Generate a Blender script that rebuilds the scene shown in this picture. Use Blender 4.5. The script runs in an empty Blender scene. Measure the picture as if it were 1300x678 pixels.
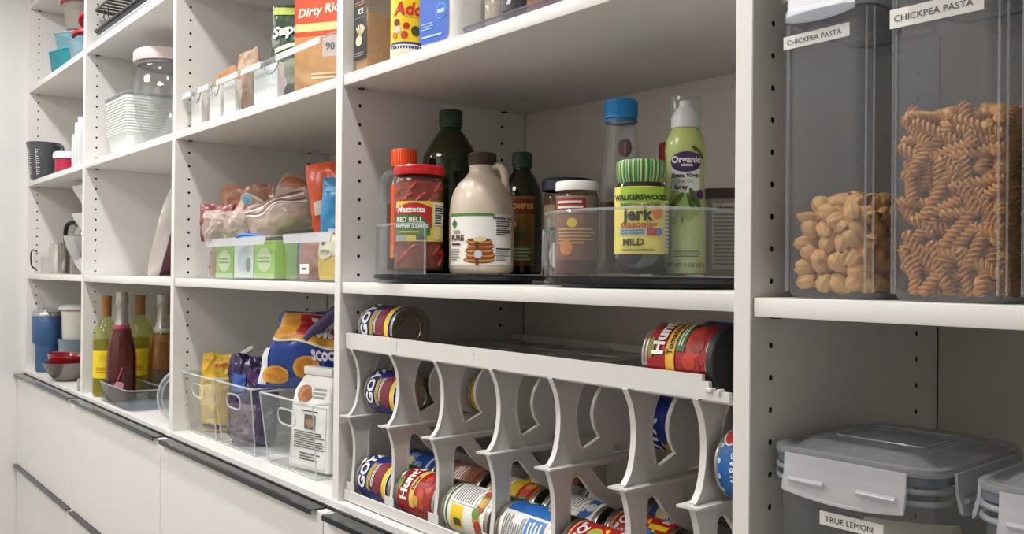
import bpy, bmesh, math, random
from mathutils import Vector, Matrix, noise
R = math.radians
H = 1.30                       # eye height above the floor; every z below is floor based
BT, MT, TT, UT = H-.385, H-.0205, H+.330, H+.6844   # tops: base board, middle, upper, topmost shelf
W, T, D = .8023, .0197, .4075  # bay pitch, board thickness, depth
sc = bpy.context.scene
col = sc.collection
random.seed(7)

LAMP, FILL_LIGHT, AMB, EXPO = 7.0, 9.6, .1, 0.0
# ---------------------------------------------------------------- materials
def lin(h):
    h = h.lstrip('#'); c = [int(h[i:i+2], 16)/255 for i in (0, 2, 4)]
    return tuple(x/12.92 if x <= .04045 else ((x+.055)/1.055)**2.4 for x in c) + (1,)
_m = {}
def M(hexc, rough=.45, metal=0., noise_amt=.05, scale=18, coat=0., sss=0., spec=.5):
    key = (hexc, rough, metal, noise_amt, scale, coat, spec)
    if key in _m: return _m[key]
    m = bpy.data.materials.new('paint_'+hexc.strip('#')); m.use_nodes = True
    nt = m.node_tree; b = nt.nodes['Principled BSDF']
    c = lin(hexc)
    tex = nt.nodes.new('ShaderNodeTexNoise'); tex.inputs['Scale'].default_value = scale
    co = nt.nodes.new('ShaderNodeTexCoord'); nt.links.new(co.outputs['Object'], tex.inputs['Vector'])
    mx = nt.nodes.new('ShaderNodeMix'); mx.data_type = 'RGBA'
    mx.inputs['A'].default_value = c
    mx.inputs['B'].default_value = tuple(max(0, x*(1-noise_amt*2)) for x in c[:3]) + (1,)
    nt.links.new(tex.outputs['Fac'], mx.inputs['Factor'])
    nt.links.new(mx.outputs['Result'], b.inputs['Base Color'])
    b.inputs['Roughness'].default_value = rough; b.inputs['Metallic'].default_value = metal
    b.inputs['Coat Weight'].default_value = coat; b.inputs['Specular IOR Level'].default_value = spec
    _m[key] = m
    return m
def CLR(tint='#f6f8f9', ior=1.35, milk=.05, milkc='#dfe4e8', rough=.06):
    """thin clear plastic / glass: tinted see-through, fresnel gloss, a little body haze"""
    key = ('clr', tint, ior, milk, milkc, rough)
    if key in _m: return _m[key]
    m = bpy.data.materials.new('clear_'+tint.strip('#')); m.use_nodes = True
    nt = m.node_tree; nt.nodes.remove(nt.nodes['Principled BSDF']); out = nt.nodes['Material Output']
    tr = nt.nodes.new('ShaderNodeBsdfTransparent'); tr.inputs[0].default_value = lin(tint)
    gl = nt.nodes.new('ShaderNodeBsdfGlossy'); gl.inputs['Roughness'].default_value = rough
    df = nt.nodes.new('ShaderNodeBsdfDiffuse'); df.inputs[0].default_value = lin(milkc)
    ns = nt.nodes.new('ShaderNodeTexNoise'); ns.inputs['Scale'].default_value = 9
    co = nt.nodes.new('ShaderNodeTexCoord'); nt.links.new(co.outputs['Object'], ns.inputs['Vector'])
    mr = nt.nodes.new('ShaderNodeMapRange'); mr.inputs['To Min'].default_value = milk*.7; mr.inputs['To Max'].default_value = milk*1.3
    nt.links.new(ns.outputs['Fac'], mr.inputs['Value'])
    a = nt.nodes.new('ShaderNodeMixShader'); nt.links.new(mr.outputs['Result'], a.inputs['Fac'])
    nt.links.new(tr.outputs[0], a.inputs[1]); nt.links.new(df.outputs[0], a.inputs[2])
    f0 = ((ior-1)/(ior+1))**2
    lw = nt.nodes.new('ShaderNodeLayerWeight'); lw.inputs['Blend'].default_value = .5
    pw = nt.nodes.new('ShaderNodeMath'); pw.operation = 'POWER'; pw.inputs[1].default_value = 5; nt.links.new(lw.outputs['Facing'], pw.inputs[0])
    fr = nt.nodes.new('ShaderNodeMapRange'); fr.inputs['To Min'].default_value = f0; fr.inputs['To Max'].default_value = .6; nt.links.new(pw.outputs[0], fr.inputs['Value'])
    b = nt.nodes.new('ShaderNodeMixShader'); nt.links.new(fr.outputs[0], b.inputs['Fac'])
    nt.links.new(a.outputs[0], b.inputs[1]); nt.links.new(gl.outputs[0], b.inputs[2])
    nt.links.new(b.outputs[0], out.inputs['Surface'])
    _m[key] = m
    return m
WHITE = M('#e7e5e2', .38, noise_amt=.012, scale=3)
BACK = M('#dcd5ca', .5, noise_amt=.012, scale=3)
HOLE = M('#1c1a18', .9)
FRONT = M('#e8e7e5', .42, noise_amt=.01, scale=3)
BLACKPULL = M('#343a43', .13, .9, noise_amt=.05, scale=30)
RACK = M('#dcdad8', .35, noise_amt=.02)
STEEL = M('#c9c7c2', .22, 1.0, noise_amt=.04)
TIN = M('#b9b3a6', .28, 1.0, noise_amt=.05)
CLEAR = CLR()
BINC = CLR('#fdfefe', 1.42, .02)
GLASS = CLR('#fdfdfd', 1.45, .012)
INK = M('#1e1e20', .6); GREY = M('#8d8d8f', .6); PAPER = M('#f1efe9', .55); WH = M('#f4f3ef', .4)
RED = M('#c3202a', .35); YEL = M('#f2cf26', .4); NAVY = M('#1b2f80', .3); GRN = M('#2f7a3a', .4); ORG = M('#ef6a22', .4)

# ---------------------------------------------------------------- mesh builder
class MB:
    def __init__(s): s.v = []; s.f = []; s.mi = []; s.mats = []
    def m(s, mat):
        if mat not in s.mats: s.mats.append(mat)
        return s.mats.index(mat)
    def add(s, vs, fs, mat):
        o = len(s.v); s.v += [tuple(v) for v in vs]; k = s.m(mat)
        for f in fs: s.f.append(tuple(o+i for i in f)); s.mi.append(k)
    def box(s, x0, y0, z0, x1, y1, z1, mat, bev=0., seg=2):
        bm = bmesh.new(); bmesh.ops.create_cube(bm, size=1)
        for v in bm.verts:
            v.co = ((x0+x1)/2+v.co.x*(x1-x0), (y0+y1)/2+v.co.y*(y1-y0), (z0+z1)/2+v.co.z*(z1-z0))
        if bev: bmesh.ops.bevel(bm, geom=list(bm.edges), offset=bev, segments=seg, profile=.5, affect='EDGES')
        s.bm(bm, mat)
        return s
    def bm(s, bm, mat, mtx=None):
        bm.verts.index_update()
        s.add([(mtx @ v.co if mtx else v.co) for v in bm.verts], [[v.index for v in f.verts] for f in bm.faces], mat); bm.free()
    def lathe(s, prof, mat, seg=32, c=(0, 0), sq=None):
        """prof: (r,z) from bottom to top; r = 0 closes the end"""
        vs, fs, rows = [], [], []
        for r, z in prof:
            if r <= 1e-6: rows.append([len(vs)]); vs.append((c[0], c[1], z))
            else:
                rows.append(list(range(len(vs), len(vs)+seg)))
                for i in range(seg):
                    a = 2*math.pi*i/seg; vs.append((c[0]+r*math.cos(a), c[1]+r*math.sin(a), z))
        for A, B in zip(rows, rows[1:]):
            for i in range(seg):
                j = (i+1) % seg
                if len(A) == 1 and len(B) == 1: continue
                if len(A) == 1: fs.append((A[0], B[j], B[i]))
                elif len(B) == 1: fs.append((A[i], A[j], B[0]))
                else: fs.append((A[i], A[j], B[j], B[i]))
        s.add(vs, fs, mat); return s
    def loft(s, rings, mat, cap0=True, cap1=True, closed=True):
        n = len(rings[0]); vs = [p for r in rings for p in r]; fs = []
        for k in range(len(rings)-1):
            for i in range(n if closed else n-1):
                j = (i+1) % n; fs.append((k*n+i, k*n+j, (k+1)*n+j, (k+1)*n+i))
        if cap0: fs.append(tuple(range(n-1, -1, -1)))
        if cap1: fs.append(tuple(range((len(rings)-1)*n, len(rings)*n)))
        s.add(vs, fs, mat); return s
    def tube(s, path, r, mat, seg=8, closed=False):
        P = [Vector(p) for p in path]; n = len(P); rings = []
        up = None
        for i in range(n):
            t = (P[(i+1) % n]-P[i-1] if closed else P[min(i+1, n-1)]-P[max(i-1, 0)]).normalized()
            if up is None: up = Vector((0, 0, 1)) if abs(t.z) < .9 else Vector((1, 0, 0))
            a = t.cross(up).normalized(); b = a.cross(t).normalized(); up = b
            rr = r[i] if isinstance(r, (list, tuple)) else r
            rings.append([P[i]+a*rr*math.cos(2*math.pi*k/seg)+b*rr*math.sin(2*math.pi*k/seg) for k in range(seg)])
        if closed: rings.append(rings[0])
        s.loft(rings, mat, not closed, not closed); return s
    def poly(s, outer, holes, fn, t, mat):
        """flat plate with holes: 2-D loops, fn(a,b,h)->xyz, thickness t centred"""
        bm = bmesh.new(); loops = []
        for lp in [outer]+list(holes):
            vs = [bm.verts.new((a, b, 0)) for a, b in lp]; loops.append(vs)
            for i in range(len(vs)): bm.edges.new((vs[i], vs[(i+1) % len(vs)]))
        bmesh.ops.triangle_fill(bm, edges=list(bm.edges), use_beauty=True)
        bm.verts.index_update()
        flat = [(v.co.x, v.co.y) for v in bm.verts]; fc = [[v.index for v in f.verts] for f in bm.faces]; n = len(flat)
        vs = [fn(a, b, -t/2) for a, b in flat]+[fn(a, b, t/2) for a, b in flat]
        fs = [tuple(reversed(f)) for f in fc]+[tuple(n+i for i in f) for f in fc]
        for lp in loops:
            ids = [v.index for v in lp]
            for i in range(len(ids)): a, b = ids[i], ids[(i+1) % len(ids)]; fs.append((a, b, n+b, n+a))
        bm.free(); s.add(vs, fs, mat); return s
    def build(s, name, parent=None, ang=38, loc=None, recalc=True):
        me = bpy.data.meshes.new(name)
        me.from_pydata(s.v, [], s.f)
        for mt in s.mats: me.materials.append(mt)
        me.polygons.foreach_set('material_index', s.mi)
        if recalc:
            bm = bmesh.new(); bm.from_mesh(me); bmesh.ops.remove_doubles(bm, verts=bm.verts, dist=1e-6)
            bmesh.ops.recalc_face_normals(bm, faces=bm.faces); bm.to_mesh(me); bm.free()
        if ang:
            me.polygons.foreach_set('use_smooth', [True]*len(me.polygons)); me.set_sharp_from_angle(angle=R(ang))
        me.update()
        o = bpy.data.objects.new(name, me); col.objects.link(o)
        if parent: o.parent = parent
        if loc: o.location = loc
        return o
def rr(w, d, r, z, n=4, c=(0, 0)):
    """rounded rectangle ring"""
    r = min(r, w/2-1e-4, d/2-1e-4); pts = []
    for cx, cy, a0 in ((w/2-r, d/2-r, 0), (-w/2+r, d/2-r, 90), (-w/2+r, -d/2+r, 180), (w/2-r, -d/2+r, 270)):
        for i in range(n+1):
            a = R(a0+90*i/n); pts.append((c[0]+cx+r*math.cos(a), c[1]+cy+r*math.sin(a), z))
    return pts
def tag(o, label, cat, group=None, kind=None):
    o['label'] = label; o['category'] = cat
    if group: o['group'] = group
    if kind: o['kind'] = kind
    return o
def thing(name, label, cat, loc, rz=0, group=None, rx=0, ry=0):
    o = bpy.data.objects.new(name, None); col.objects.link(o); o.empty_display_size = .03
    o.location = loc; o.rotation_euler = (R(rx), R(ry), R(rz)); return tag(o, label, cat, group)
def dup(root, loc, rot=None, label=None, group=None):
    r = root.copy(); col.objects.link(r); r.location = loc
    if rot: r.rotation_euler = rot
    if label: r['label'] = label
    if group: r['group'] = group
    for ch in list(root.children):
        c = ch.copy(); col.objects.link(c); c.parent = r
        for g in list(ch.children):
            d = g.copy(); col.objects.link(d); d.parent = c
    return r

# ---------------------------------------------------------------- printed labels
_txt = {}
def text2d(s, bold=0., shear=0., sp=1.):
    key = (s, bold, shear, sp)
    if key not in _txt:
        cu = bpy.data.curves.new('t', 'FONT'); cu.body = s; cu.size = 1; cu.resolution_u = 2
        cu.align_x = 'CENTER'; cu.align_y = 'CENTER'; cu.offset = bold; cu.shear = shear; cu.space_character = sp
        cu.fill_mode = 'FRONT'
        ob = bpy.data.objects.new('t', cu); col.objects.link(ob)
        dg = bpy.context.evaluated_depsgraph_get(); me = bpy.data.meshes.new_from_object(ob.evaluated_get(dg))
        _txt[key] = ([(v.co.x, v.co.y) for v in me.vertices], [tuple(p.vertices) for p in me.polygons])
        bpy.data.objects.remove(ob); bpy.data.curves.remove(cu); bpy.data.meshes.remove(me)
    return _txt[key]
class Art(MB):
    def __init__(s, fn, step=.004, lay=.0003): super().__init__(); s.fn = fn; s.step = step; s.lay = lay
    def put(s, pts, fs, mat, L): s.add([s.fn(u, v, .0002+L*s.lay) for u, v in pts], fs, mat)
    def strip(s, u0, u1, lo, hi, mat, L=0, nv=1):
        n = max(1, int(math.ceil((u1-u0)/s.step))); pts, fs = [], []
        for i in range(n+1):
            u = u0+(u1-u0)*i/n; a, b = lo(u), hi(u)
            for k in range(nv+1): pts.append((u, a+(b-a)*k/nv))
        q = nv+1
        for i in range(n):
            for k in range(nv): fs.append((i*q+k, (i+1)*q+k, (i+1)*q+k+1, i*q+k+1))
        s.put(pts, fs, mat, L); return s
    def rect(s, u0, v0, u1, v1, mat, L=0, nv=1): return s.strip(u0, u1, lambda u: v0, lambda u: v1, mat, L, nv)
    def ell(s, cu, cv, ru, rv, mat, L=1, nv=1):
        g = lambda u: rv*math.sqrt(max(0, 1-((u-cu)/ru)**2)); old = s.step; s.step = min(old, ru/7)
        s.strip(cu-ru, cu+ru, lambda u: cv-g(u), lambda u: cv+g(u), mat, L, nv); s.step = old; return s
    def pg(s, pts, mat, L=1): s.put(pts, [tuple(range(len(pts)))], mat, L); return s
    def text(s, t, cu, cv, size, mat, L=2, rot=0, bold=.0, shear=0., sx=1., sp=1.):
        P, F = text2d(t, bold, shear, sp); c, n = math.cos(R(rot)), math.sin(R(rot))
        s.put([(cu+size*(x*sx*c-y*n), cv+size*(x*sx*n+y*c)) for x, y in P], F, mat, L); return s
    def lines(s, u0, v0, u1, v1, n, mat, L=2, seed=1):
        rnd = random.Random(seed)
        for i in range(n):
            v = v1-(v1-v0)*(i+.5)/n; h = (v1-v0)/n*.24
            s.rect(u0, v-h, u1-(u1-u0)*rnd.choice((0, .05, .1, .3)), v+h, mat, L)
        return s
def cyl(r, z0=0): return lambda u, v, h: ((r+h)*math.sin(u/r), -(r+h)*math.cos(u/r), z0+v)
def flat(y=0, x0=0, z0=0): return lambda u, v, h: (x0+u, y-h, z0+v)
def side(x=0, y0=0, z0=0): return lambda u, v, h: (x+h, y0+u, z0+v)
def revolve_fn(rf): return lambda u, v, h: ((rf(v)+h)*math.sin(u/rf(v)), -(rf(v)+h)*math.cos(u/rf(v)), v)

# ---------------------------------------------------------------- soft bags
class Pillow:
    """pouch in local x (width), z (height, 0..h), thickness along y; front faces -y"""
    def __init__(s, w, h, d, seed=0, cr=.004, freq=22, base=0., taper=0., pinch=0., rnd=.10, edge=.2):
        s.rnd, s.edge = rnd, edge
        s.w, s.h, s.d, s.seed, s.cr, s.fq, s.base, s.taper, s.pinch = w, h, d, seed, cr, freq, base, taper, pinch
    def S(s, a, b, side, off=0.):
        """a in -1..1 across, b in 0..1 up"""
        w = s.w*(1-s.taper*b)
        if s.pinch: w *= 1-s.pinch*math.exp(-((b-.86)/.07)**2)
        w *= 1-s.rnd*abs(2*b-1)**4
        p = (1-abs(a)**2.6)
        q = 1-abs(2*b-1)**3 if not s.base else (1-max(0, b)**3)*1.0
        if s.base and b < .04: q *= .85
        t = s.d/2*(max(p, 0)**.6)*max(q, 0)
        if s.pinch: t *= 1-.75*math.exp(-((b-.86)/.07)**2)
        x, z = a*w/2, b*s.h
        k = Vector((x*s.fq, side*3.1+s.seed*7.3, z*s.fq))
        n = .55*noise.noise(k)+.9*(.32-abs(noise.noise(k*.9+Vector((4, 0, 0)))))*1.6+.45*(.3-abs(noise.noise(k*2.1)))
        e = s.cr*n*(1.0 if b > .02 else .2)
        x += s.cr*(.8+s.edge*abs(a)**3*2)*noise.noise(k+Vector((9, 2, 1)))
        z += s.cr*1.2*noise.noise(k*.7+Vector((1, 8, 4)))*(1 if b > .5 else .3)
        return (x, side*(t+e*min(1, p*3)+.0006+off), max(z, 0.0))
    def mesh(s, mb, mat, nx=36, nz=40, mat2=None):
        for sd in (-1, 1):
            vs = [s.S(-1+2*i/nx, k/nz, sd) for k in range(nz+1) for i in range(nx+1)]
            fs = [(k*(nx+1)+i, k*(nx+1)+i+1, (k+1)*(nx+1)+i+1, (k+1)*(nx+1)+i) for k in range(nz) for i in range(nx)]
            if sd > 0: fs = [tuple(reversed(f)) for f in fs]
            mb.add(vs, fs, mat2 if (mat2 and sd > 0) else mat)
        a = [s.S(-1, k/nz, -1) for k in range(nz+1)]; b = [s.S(-1, k/nz, 1) for k in range(nz+1)]
        mb.loft([a, b], mat, False, False, False)
        a = [s.S(1, k/nz, -1) for k in range(nz+1)]; b = [s.S(1, k/nz, 1) for k in range(nz+1)]
        mb.loft([a, b], mat, False, False, False)
        for q in (0, 1):
            a = [s.S(-1+2*i/nx, q, -1) for i in range(nx+1)]; b = [s.S(-1+2*i/nx, q, 1) for i in range(nx+1)]
            mb.loft([a, b], mat, False, False, False)
        return mb
    def fn(s, sd=-1):
        def g(u, v, h):
            b = min(max(v/s.h, 0), 1); a = min(max(2*u/s.w, -.999), .999)
            return s.S(a, b, sd, h*1.5+.0008)
        return g
# ================================================================ room shell
ZC = 2.44
def struct(name, b, mat, bev=0):
    o = MB().box(*b, mat, bev).build(name, ang=0); o['kind'] = 'structure'; return o
WALLP = M('#e2e1df', .6, noise_amt=.012, scale=2)
struct('floor', (-.2, -2.6, -.05, 6.2, .62, 0), M('#9c948a', .45, noise_amt=.1, scale=5))
struct('ceiling', (-.2, -2.6, ZC, 6.2, .62, ZC+.05), M('#f1efeb', .7, noise_amt=.01))
struct('wall_left', (-.2, -2.6, 0, -.0215, .62, ZC), WALLP)
struct('wall_front', (-.2, -1.95, 0, 5.2, -1.90, ZC), WALLP)
struct('wall_right', (4.95, -2.6, 0, 5.0, .62, ZC), WALLP)
struct('wall_back', (-.0215, .432, 0, 6.2, .62, ZC), WALLP)

# ceiling downlights
for i, (x, lb) in enumerate(((.70, 'round ceiling downlight above the far left shelves'), (1.50, 'round ceiling downlight above the wine bay'),
        (2.30, 'round ceiling downlight above the can rack bay'), (3.10, 'round ceiling downlight above the pasta container bay'))):
    t = thing('ceiling_downlight', lb, 'light', (x, -.36, ZC), group='ceiling downlights')
    MB().lathe([(.052, -.004), (.062, -.005), (.064, 0)], WHITE).build('trim_ring', t)
    lm = bpy.data.materials.get('lamp') or bpy.data.materials.new('lamp')
    lm.use_nodes = True; b = lm.node_tree.nodes['Principled BSDF']; b.inputs['Emission Color'].default_value = (1, .93, .84, 1); b.inputs['Emission Strength'].default_value = 6
    MB().lathe([(0, -.002), (.051, -.002)], lm).build('lens', t)
    ld = bpy.data.lights.new('downlight_lamp', 'AREA'); ld.shape = 'DISK'; ld.size = .10; ld.energy = LAMP; ld.color = (1, .986, .966)
    lo = bpy.data.objects.new('downlight_lamp', ld); col.objects.link(lo); lo.location = (x, -.36, ZC-.008); lo['kind'] = 'helper'

for x, lb in ((1.0, 'square added fill light farther left in the room'), (2.50, 'square added fill light behind the photographer')):  # fill lamps added to soften the contrast; no such fixtures known here
    t = thing('added_fill_light', lb, 'light', (x, -1.35, ZC), group='added fill lights')
    MB().box(-.31, -.31, -.010, .31, .31, -.0005, WHITE, .003, 1).build('frame', t, 0)
    MB().box(-.28, -.28, -.0112, .28, .28, -.0104, lm).build('diffuser', t, 0)
    ld = bpy.data.lights.new('fill_lamp', 'AREA'); ld.shape = 'SQUARE'; ld.size = .56; ld.energy = FILL_LIGHT; ld.color = (1, .986, .966)
    lo = bpy.data.objects.new('fill_lamp', ld); col.objects.link(lo); lo.location = (x, -1.35, ZC-.014); lo['kind'] = 'helper'
# ================================================================ fixed shelving
unit = thing('pantry_shelving_unit', 'white built-in pantry shelving with drilled side panels and plain back', 'shelving', (0, 0, 0))
ZT = 2.42
def panel(k):
    x1 = k*W if k else .0; x0 = x1-T
    mb = MB().box(x0, .0, BT-.012, x1, D, ZT, WHITE, .0009, 1)
    z = .2498+H-.032*60
    while z < ZT-.02:
        if z > BT+.03:
            for y in (.0345, .349):
                for xx, sg in ((x1, 1), (x0, -1)):
                    n = 10
                    vs = [(xx+sg*.0003, y+.0031*math.cos(2*math.pi*i/n), z+.0031*math.sin(2*math.pi*i/n)) for i in range(n)]
                    mb.add(vs, [tuple(range(n)) if sg > 0 else tuple(range(n-1, -1, -1))], HOLE)
        z += .032
    return mb.build('side_panel', unit, 0, recalc=False)
for k in range(6): panel(k)
for k in range(5):
    MB().box(k*W+.0012, D+.0005, BT, (k+1)*W-T-.0012, D+.012, ZT, BACK).build('back_panel', unit, 0)
MB().box(-T, -.0035, BT-.0130, 5*W, D-.001, BT-.0005, WHITE, .001, 1).build('base_board', unit, 0)

shelf_names = {('A', 0): 'far left bay'}
def shelf(k, z1, label, tilt=0):
    x0, x1 = k*W+.0012, (k+1)*W-T-.0012
    t = thing('adjustable_shelf', label, 'shelf', ((x0+x1)/2, 0, z1), group='adjustable white shelves')
    hw = (x1-x0)/2
    MB().box(-hw, .003, -.0187, hw, D-.003, 0, WHITE, .0011, 2).build('board', t, 30)
    for sx in (-1, 1):
        for y in (.0345, .349):
            MB().box(sx*hw-(.009 if sx > 0 else 0), y-.004, -.0215, sx*hw+(.009 if sx < 0 else 0), y+.004, -.0192, M('#4c4843', .35, .6)).build('shelf_pin', t, 0)
MD, ME = MT+.0022, MT-.0015
shelf(0, MT, 'white shelf under the coffee pot and steel mixing bowl, far left bay')
shelf(0, TT, 'white shelf under the dark measuring jug and pink tub')
shelf(0, UT, 'white shelf under the teal food tub, far left bay')
shelf(1, MT, 'white shelf under the leaning dark red bag, above the wine bottles')
shelf(1, TT, 'white shelf under the big glass jar')
shelf(1, UT, 'white shelf under the wire cooling rack')
shelf(2, MT, 'white shelf under the clear bins heaped with snack packets')
shelf(2, TT, 'white shelf under the clear bins of white and brown packets')
for k, lb in ((2, 'white shelf above the brown packets and rice box, out of reach'), (3, 'white shelf high above the spice jars'), ): shelf(k, UT, lb)
shelf(4, TT+.02, 'white shelf high above the tall pasta containers')
shelf(3, MD, 'white shelf under the two turntables of bottles')
shelf(3, TT, 'wide white shelf under the spice jars, above the bottle turntables')
shelf(4, ME, 'white shelf under the tall pasta containers, at the right')
for k in (0, 1): shelf(k, H+1.005, 'topmost white shelf of the '+('far left bay' if k == 0 else 'wine bay'))

# ================================================================ drawer units below
for k in range(5):
    x0, x1 = k*W-T/2, (k+1)*W-T/2
    if k == 0: x0 = -.0205
    t = thing('base_cabinet', ['far left white drawer unit against the side wall', 'white drawer unit under the wine bottles',
        'white drawer unit under the clear bins of snack bags', 'white drawer unit under the can rack', 'white drawer unit at the right end under the lidded boxes'][k],
        'cabinet', ((x0+x1)/2, 0, 0), group='white drawer units')
    hw = (x1-x0)/2
    MB().box(-hw+.001, .016, .001, hw-.001, D, BT-.0165, WHITE).build('body', t, 0)
    for zt, zb, j in ((BT-.0184, H-.742, 0), (H-.7455, .10, 1)):
        fr = MB().box(-hw+.0025, -.0225, zb, hw-.0025, -.0035, zt, FRONT, .0012, 1).build('drawer_front', t, 30)
        xl, xr = (-hw+.001, hw-.02) if k == 0 else (-hw+.019, hw-.021)
        zz = zt+.0032
        # bent metal finger pull: flat top leaf with a short turned-down lip
        prof = [(-.0355, zz-.0085), (-.0355, zz-.001), (-.0345, zz), (-.0045, zz), (-.0045, zz-.0022), (-.0328, zz-.0022), (-.0334, zz-.003), (-.0334, zz-.0085)]
        mb = MB(); mb.loft([[(xl, y, z) for y, z in prof], [(xr, y, z) for y, z in prof]], BLACKPULL)
        p = mb.build('finger_pull', fr, 30)
# ================================================================ can rack
PX = [2.4285, 2.549, 2.668, 2.7975, 2.9145, 3.0385, 3.136]
rack = thing('can_rack', 'white plastic sloped can rack with curved dividers filling the bay', 'can rack', (0, 0, 0))
def arc(pts, n=5):
    """Catmull-Rom smoothing of an open polyline"""
    P = [pts[0]]+list(pts)+[pts[-1]]; out = []
    for i in range(1, len(P)-2):
        for k in range(n):
            t = k/n; p0, p1, p2, p3 = P[i-1:i+3]
            out.append(tuple(.5*((2*b)+(-a+c)*t+(2*a-5*b+4*c-d)*t*t+(-a+3*b-3*c+d)*t**3) for a, b, c, d in zip(p0, p1, p2, p3)))
    return out+[tuple(pts[-1])]
def rim(mb, loop, x, wdt=.0075, th=.0022, closed=True):
    """raised edge band following a 2-D loop in the y-z plane"""
    n = len(loop); rings = []
    for i in range(n):
        a, b = loop[i-1] if (closed or i) else loop[0], loop[(i+1) % n] if (closed or i < n-1) else loop[-1]
        tx, ty = b[0]-a[0], b[1]-a[1]; l = math.hypot(tx, ty) or 1; nx, ny = -ty/l*th/2, tx/l*th/2
        y, z = loop[i]
        rings.append([(x-wdt/2, y-nx, H+z-ny), (x+wdt/2, y-nx, H+z-ny), (x+wdt/2, y+nx, H+z+ny), (x-wdt/2, y+nx, H+z+ny)])
    if closed: rings.append(rings[0])
    mb.loft(rings, RACK, not closed, not closed)
front_up = arc([(.010, -.1295), (.0205, -.150), (.025, -.175), (.024, -.201), (.018, -.225), (.008, -.2385)])
front_lo = arc([(.005, -.2405), (.0135, -.262), (.0178, -.286), (.0175, -.320), (.0145, -.352), (.0135, -.3835)])
open_up = (arc([(.072, -.1345), (.060, -.1520), (.0535, -.180), (.056, -.200), (.0625, -.2205), (.067, -.2255)])
           + arc([(.1000, -.2125), (.0910, -.2010), (.0845, -.182), (.0900, -.163), (.100, -.1490), (.1095, -.1405), (.1055, -.1345)]))
slot_up = arc([(.128, -.2250), (.121, -.2335), (.126, -.2365), (.160, -.2365), (.163, -.2335), (.150, -.2310)], 3)
open_lo = (arc([(.0455, -.3780), (.0435, -.330), (.0448, -.268), (.0525, -.2565), (.0640, -.2600), (.083, -.2810), (.113, -.3020), (.160, -.3250), (.215, -.346), (.215, -.378)]))
void_lo = arc([(.080, -.2500), (.101, -.2720), (.122, -.2880), (.170, -.3100), (.240, -.3340), (.330, -.342), (.335, -.2500)], 4)
outer = front_up+front_lo+[(.371, -.3833), (.371, -.1295)]
for i, x in enumerate(PX):
    mb = MB()
    mb.poly(outer, [open_up, slot_up, open_lo, void_lo], lambda a, b, h, x=x: (x+h, a, H+b), .0026, RACK)
    rim(mb, front_up, x, .008, closed=False); rim(mb, front_lo, x, .008, closed=False)
    rim(mb, open_up, x, .006); rim(mb, open_lo, x, .006)
    rim(mb, arc([(.080, -.2500), (.101, -.2720), (.122, -.2880), (.170, -.3100), (.240, -.3340), (.330, -.342)], 4), x, .005, closed=False)
    # embossed ring on the rear panel
    ring = [(.150+.066*math.cos(R(a)), -.182+.05*math.sin(R(a))) for a in range(100, 262, 9)]
    rim(mb, ring, x, .0042, .0012, False)
    dp = mb.build('divider_plate', rack, 30)
    # rails the cans roll on, both sides of the plate
    w0 = .0135
    rl = MB()
    pf = [(x-w0, -.003), (x-w0*.9, -.004), (x+w0*.9, .0), (x+w0, .006), (x+w0, .36), (x-w0, .36)]
    rl.loft([[(a, b, H-.2420) for a, b in pf], [(a, b, H-.2397) for a, b in pf]], RACK)
    rl.build('can_rail', dp, 0)
    rl = MB(); rl.box(x-.0125, .016, H-.1318, x+.0125, .372, H-.1296, RACK); rl.build('can_rail', dp, 0)
# top front rail: stepped at its right end
pr = [(2.3900, -.1035), (3.1440, -.1040), (3.1445, -.1105), (3.1530, -.1105), (3.1535, -.1190), (3.1780, -.1190), (3.1780, -.1290), (2.3900, -.1290)]
pr = [(x if x > 2.41 else 2.4098, z) for x, z in pr]
mb = MB(); mb.poly(pr, [], lambda a, b, h: (a, .0125+h, H+b), .005, RACK)
mb.box(2.4098, .015, H-.1318, 3.178, .030, H-.1290, RACK)
for xx in (2.5655, 2.759): mb.box(xx-.0006, .0096, H-.1285, xx+.0006, .0102, H-.1045, RACK); mb.box(xx-.002, .0093, H-.112, xx+.003, .0101, H-.110, RACK)
mb.box(3.150, .0075, H-.121, 3.158, .0165, H-.1165, RACK, .0008, 1); mb.box(3.164, .0075, H-.122, 3.168, .017, H-.1165, RACK, .0008, 1)
mb.build('front_rail', rack, 0)
MB().box(2.4098, .3725, H-.132, 3.178, .3770, H-.119, RACK, .0008, 1).build('rear_rail', rack, 0)
DK = M('#5d5854', .5)
for i in range(6):
    a, b = PX[i]+.0135, PX[i+1]-.0135
    for y in (.075, .185, .295): MB().box(a, y, H-.1338, b, y+.018, H-.1318, RACK).build('cross_strap', rack, 0)
mb = MB(); mb.box(2.4098, .0095, H-.3835, 3.178, .0125, H-.3655, RACK, .0008, 1); mb.box(2.4098, .0125, H-.3845, 3.178, .372, H-.3836, RACK)
mb.build('front_lip', rack, 0)
for x in PX:
    MB().box(x-.018, .0128, H-.3655, x+.008, .0138, H-.3525, RACK, .0003, 1).build('stop_tab', rack, 0)

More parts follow.
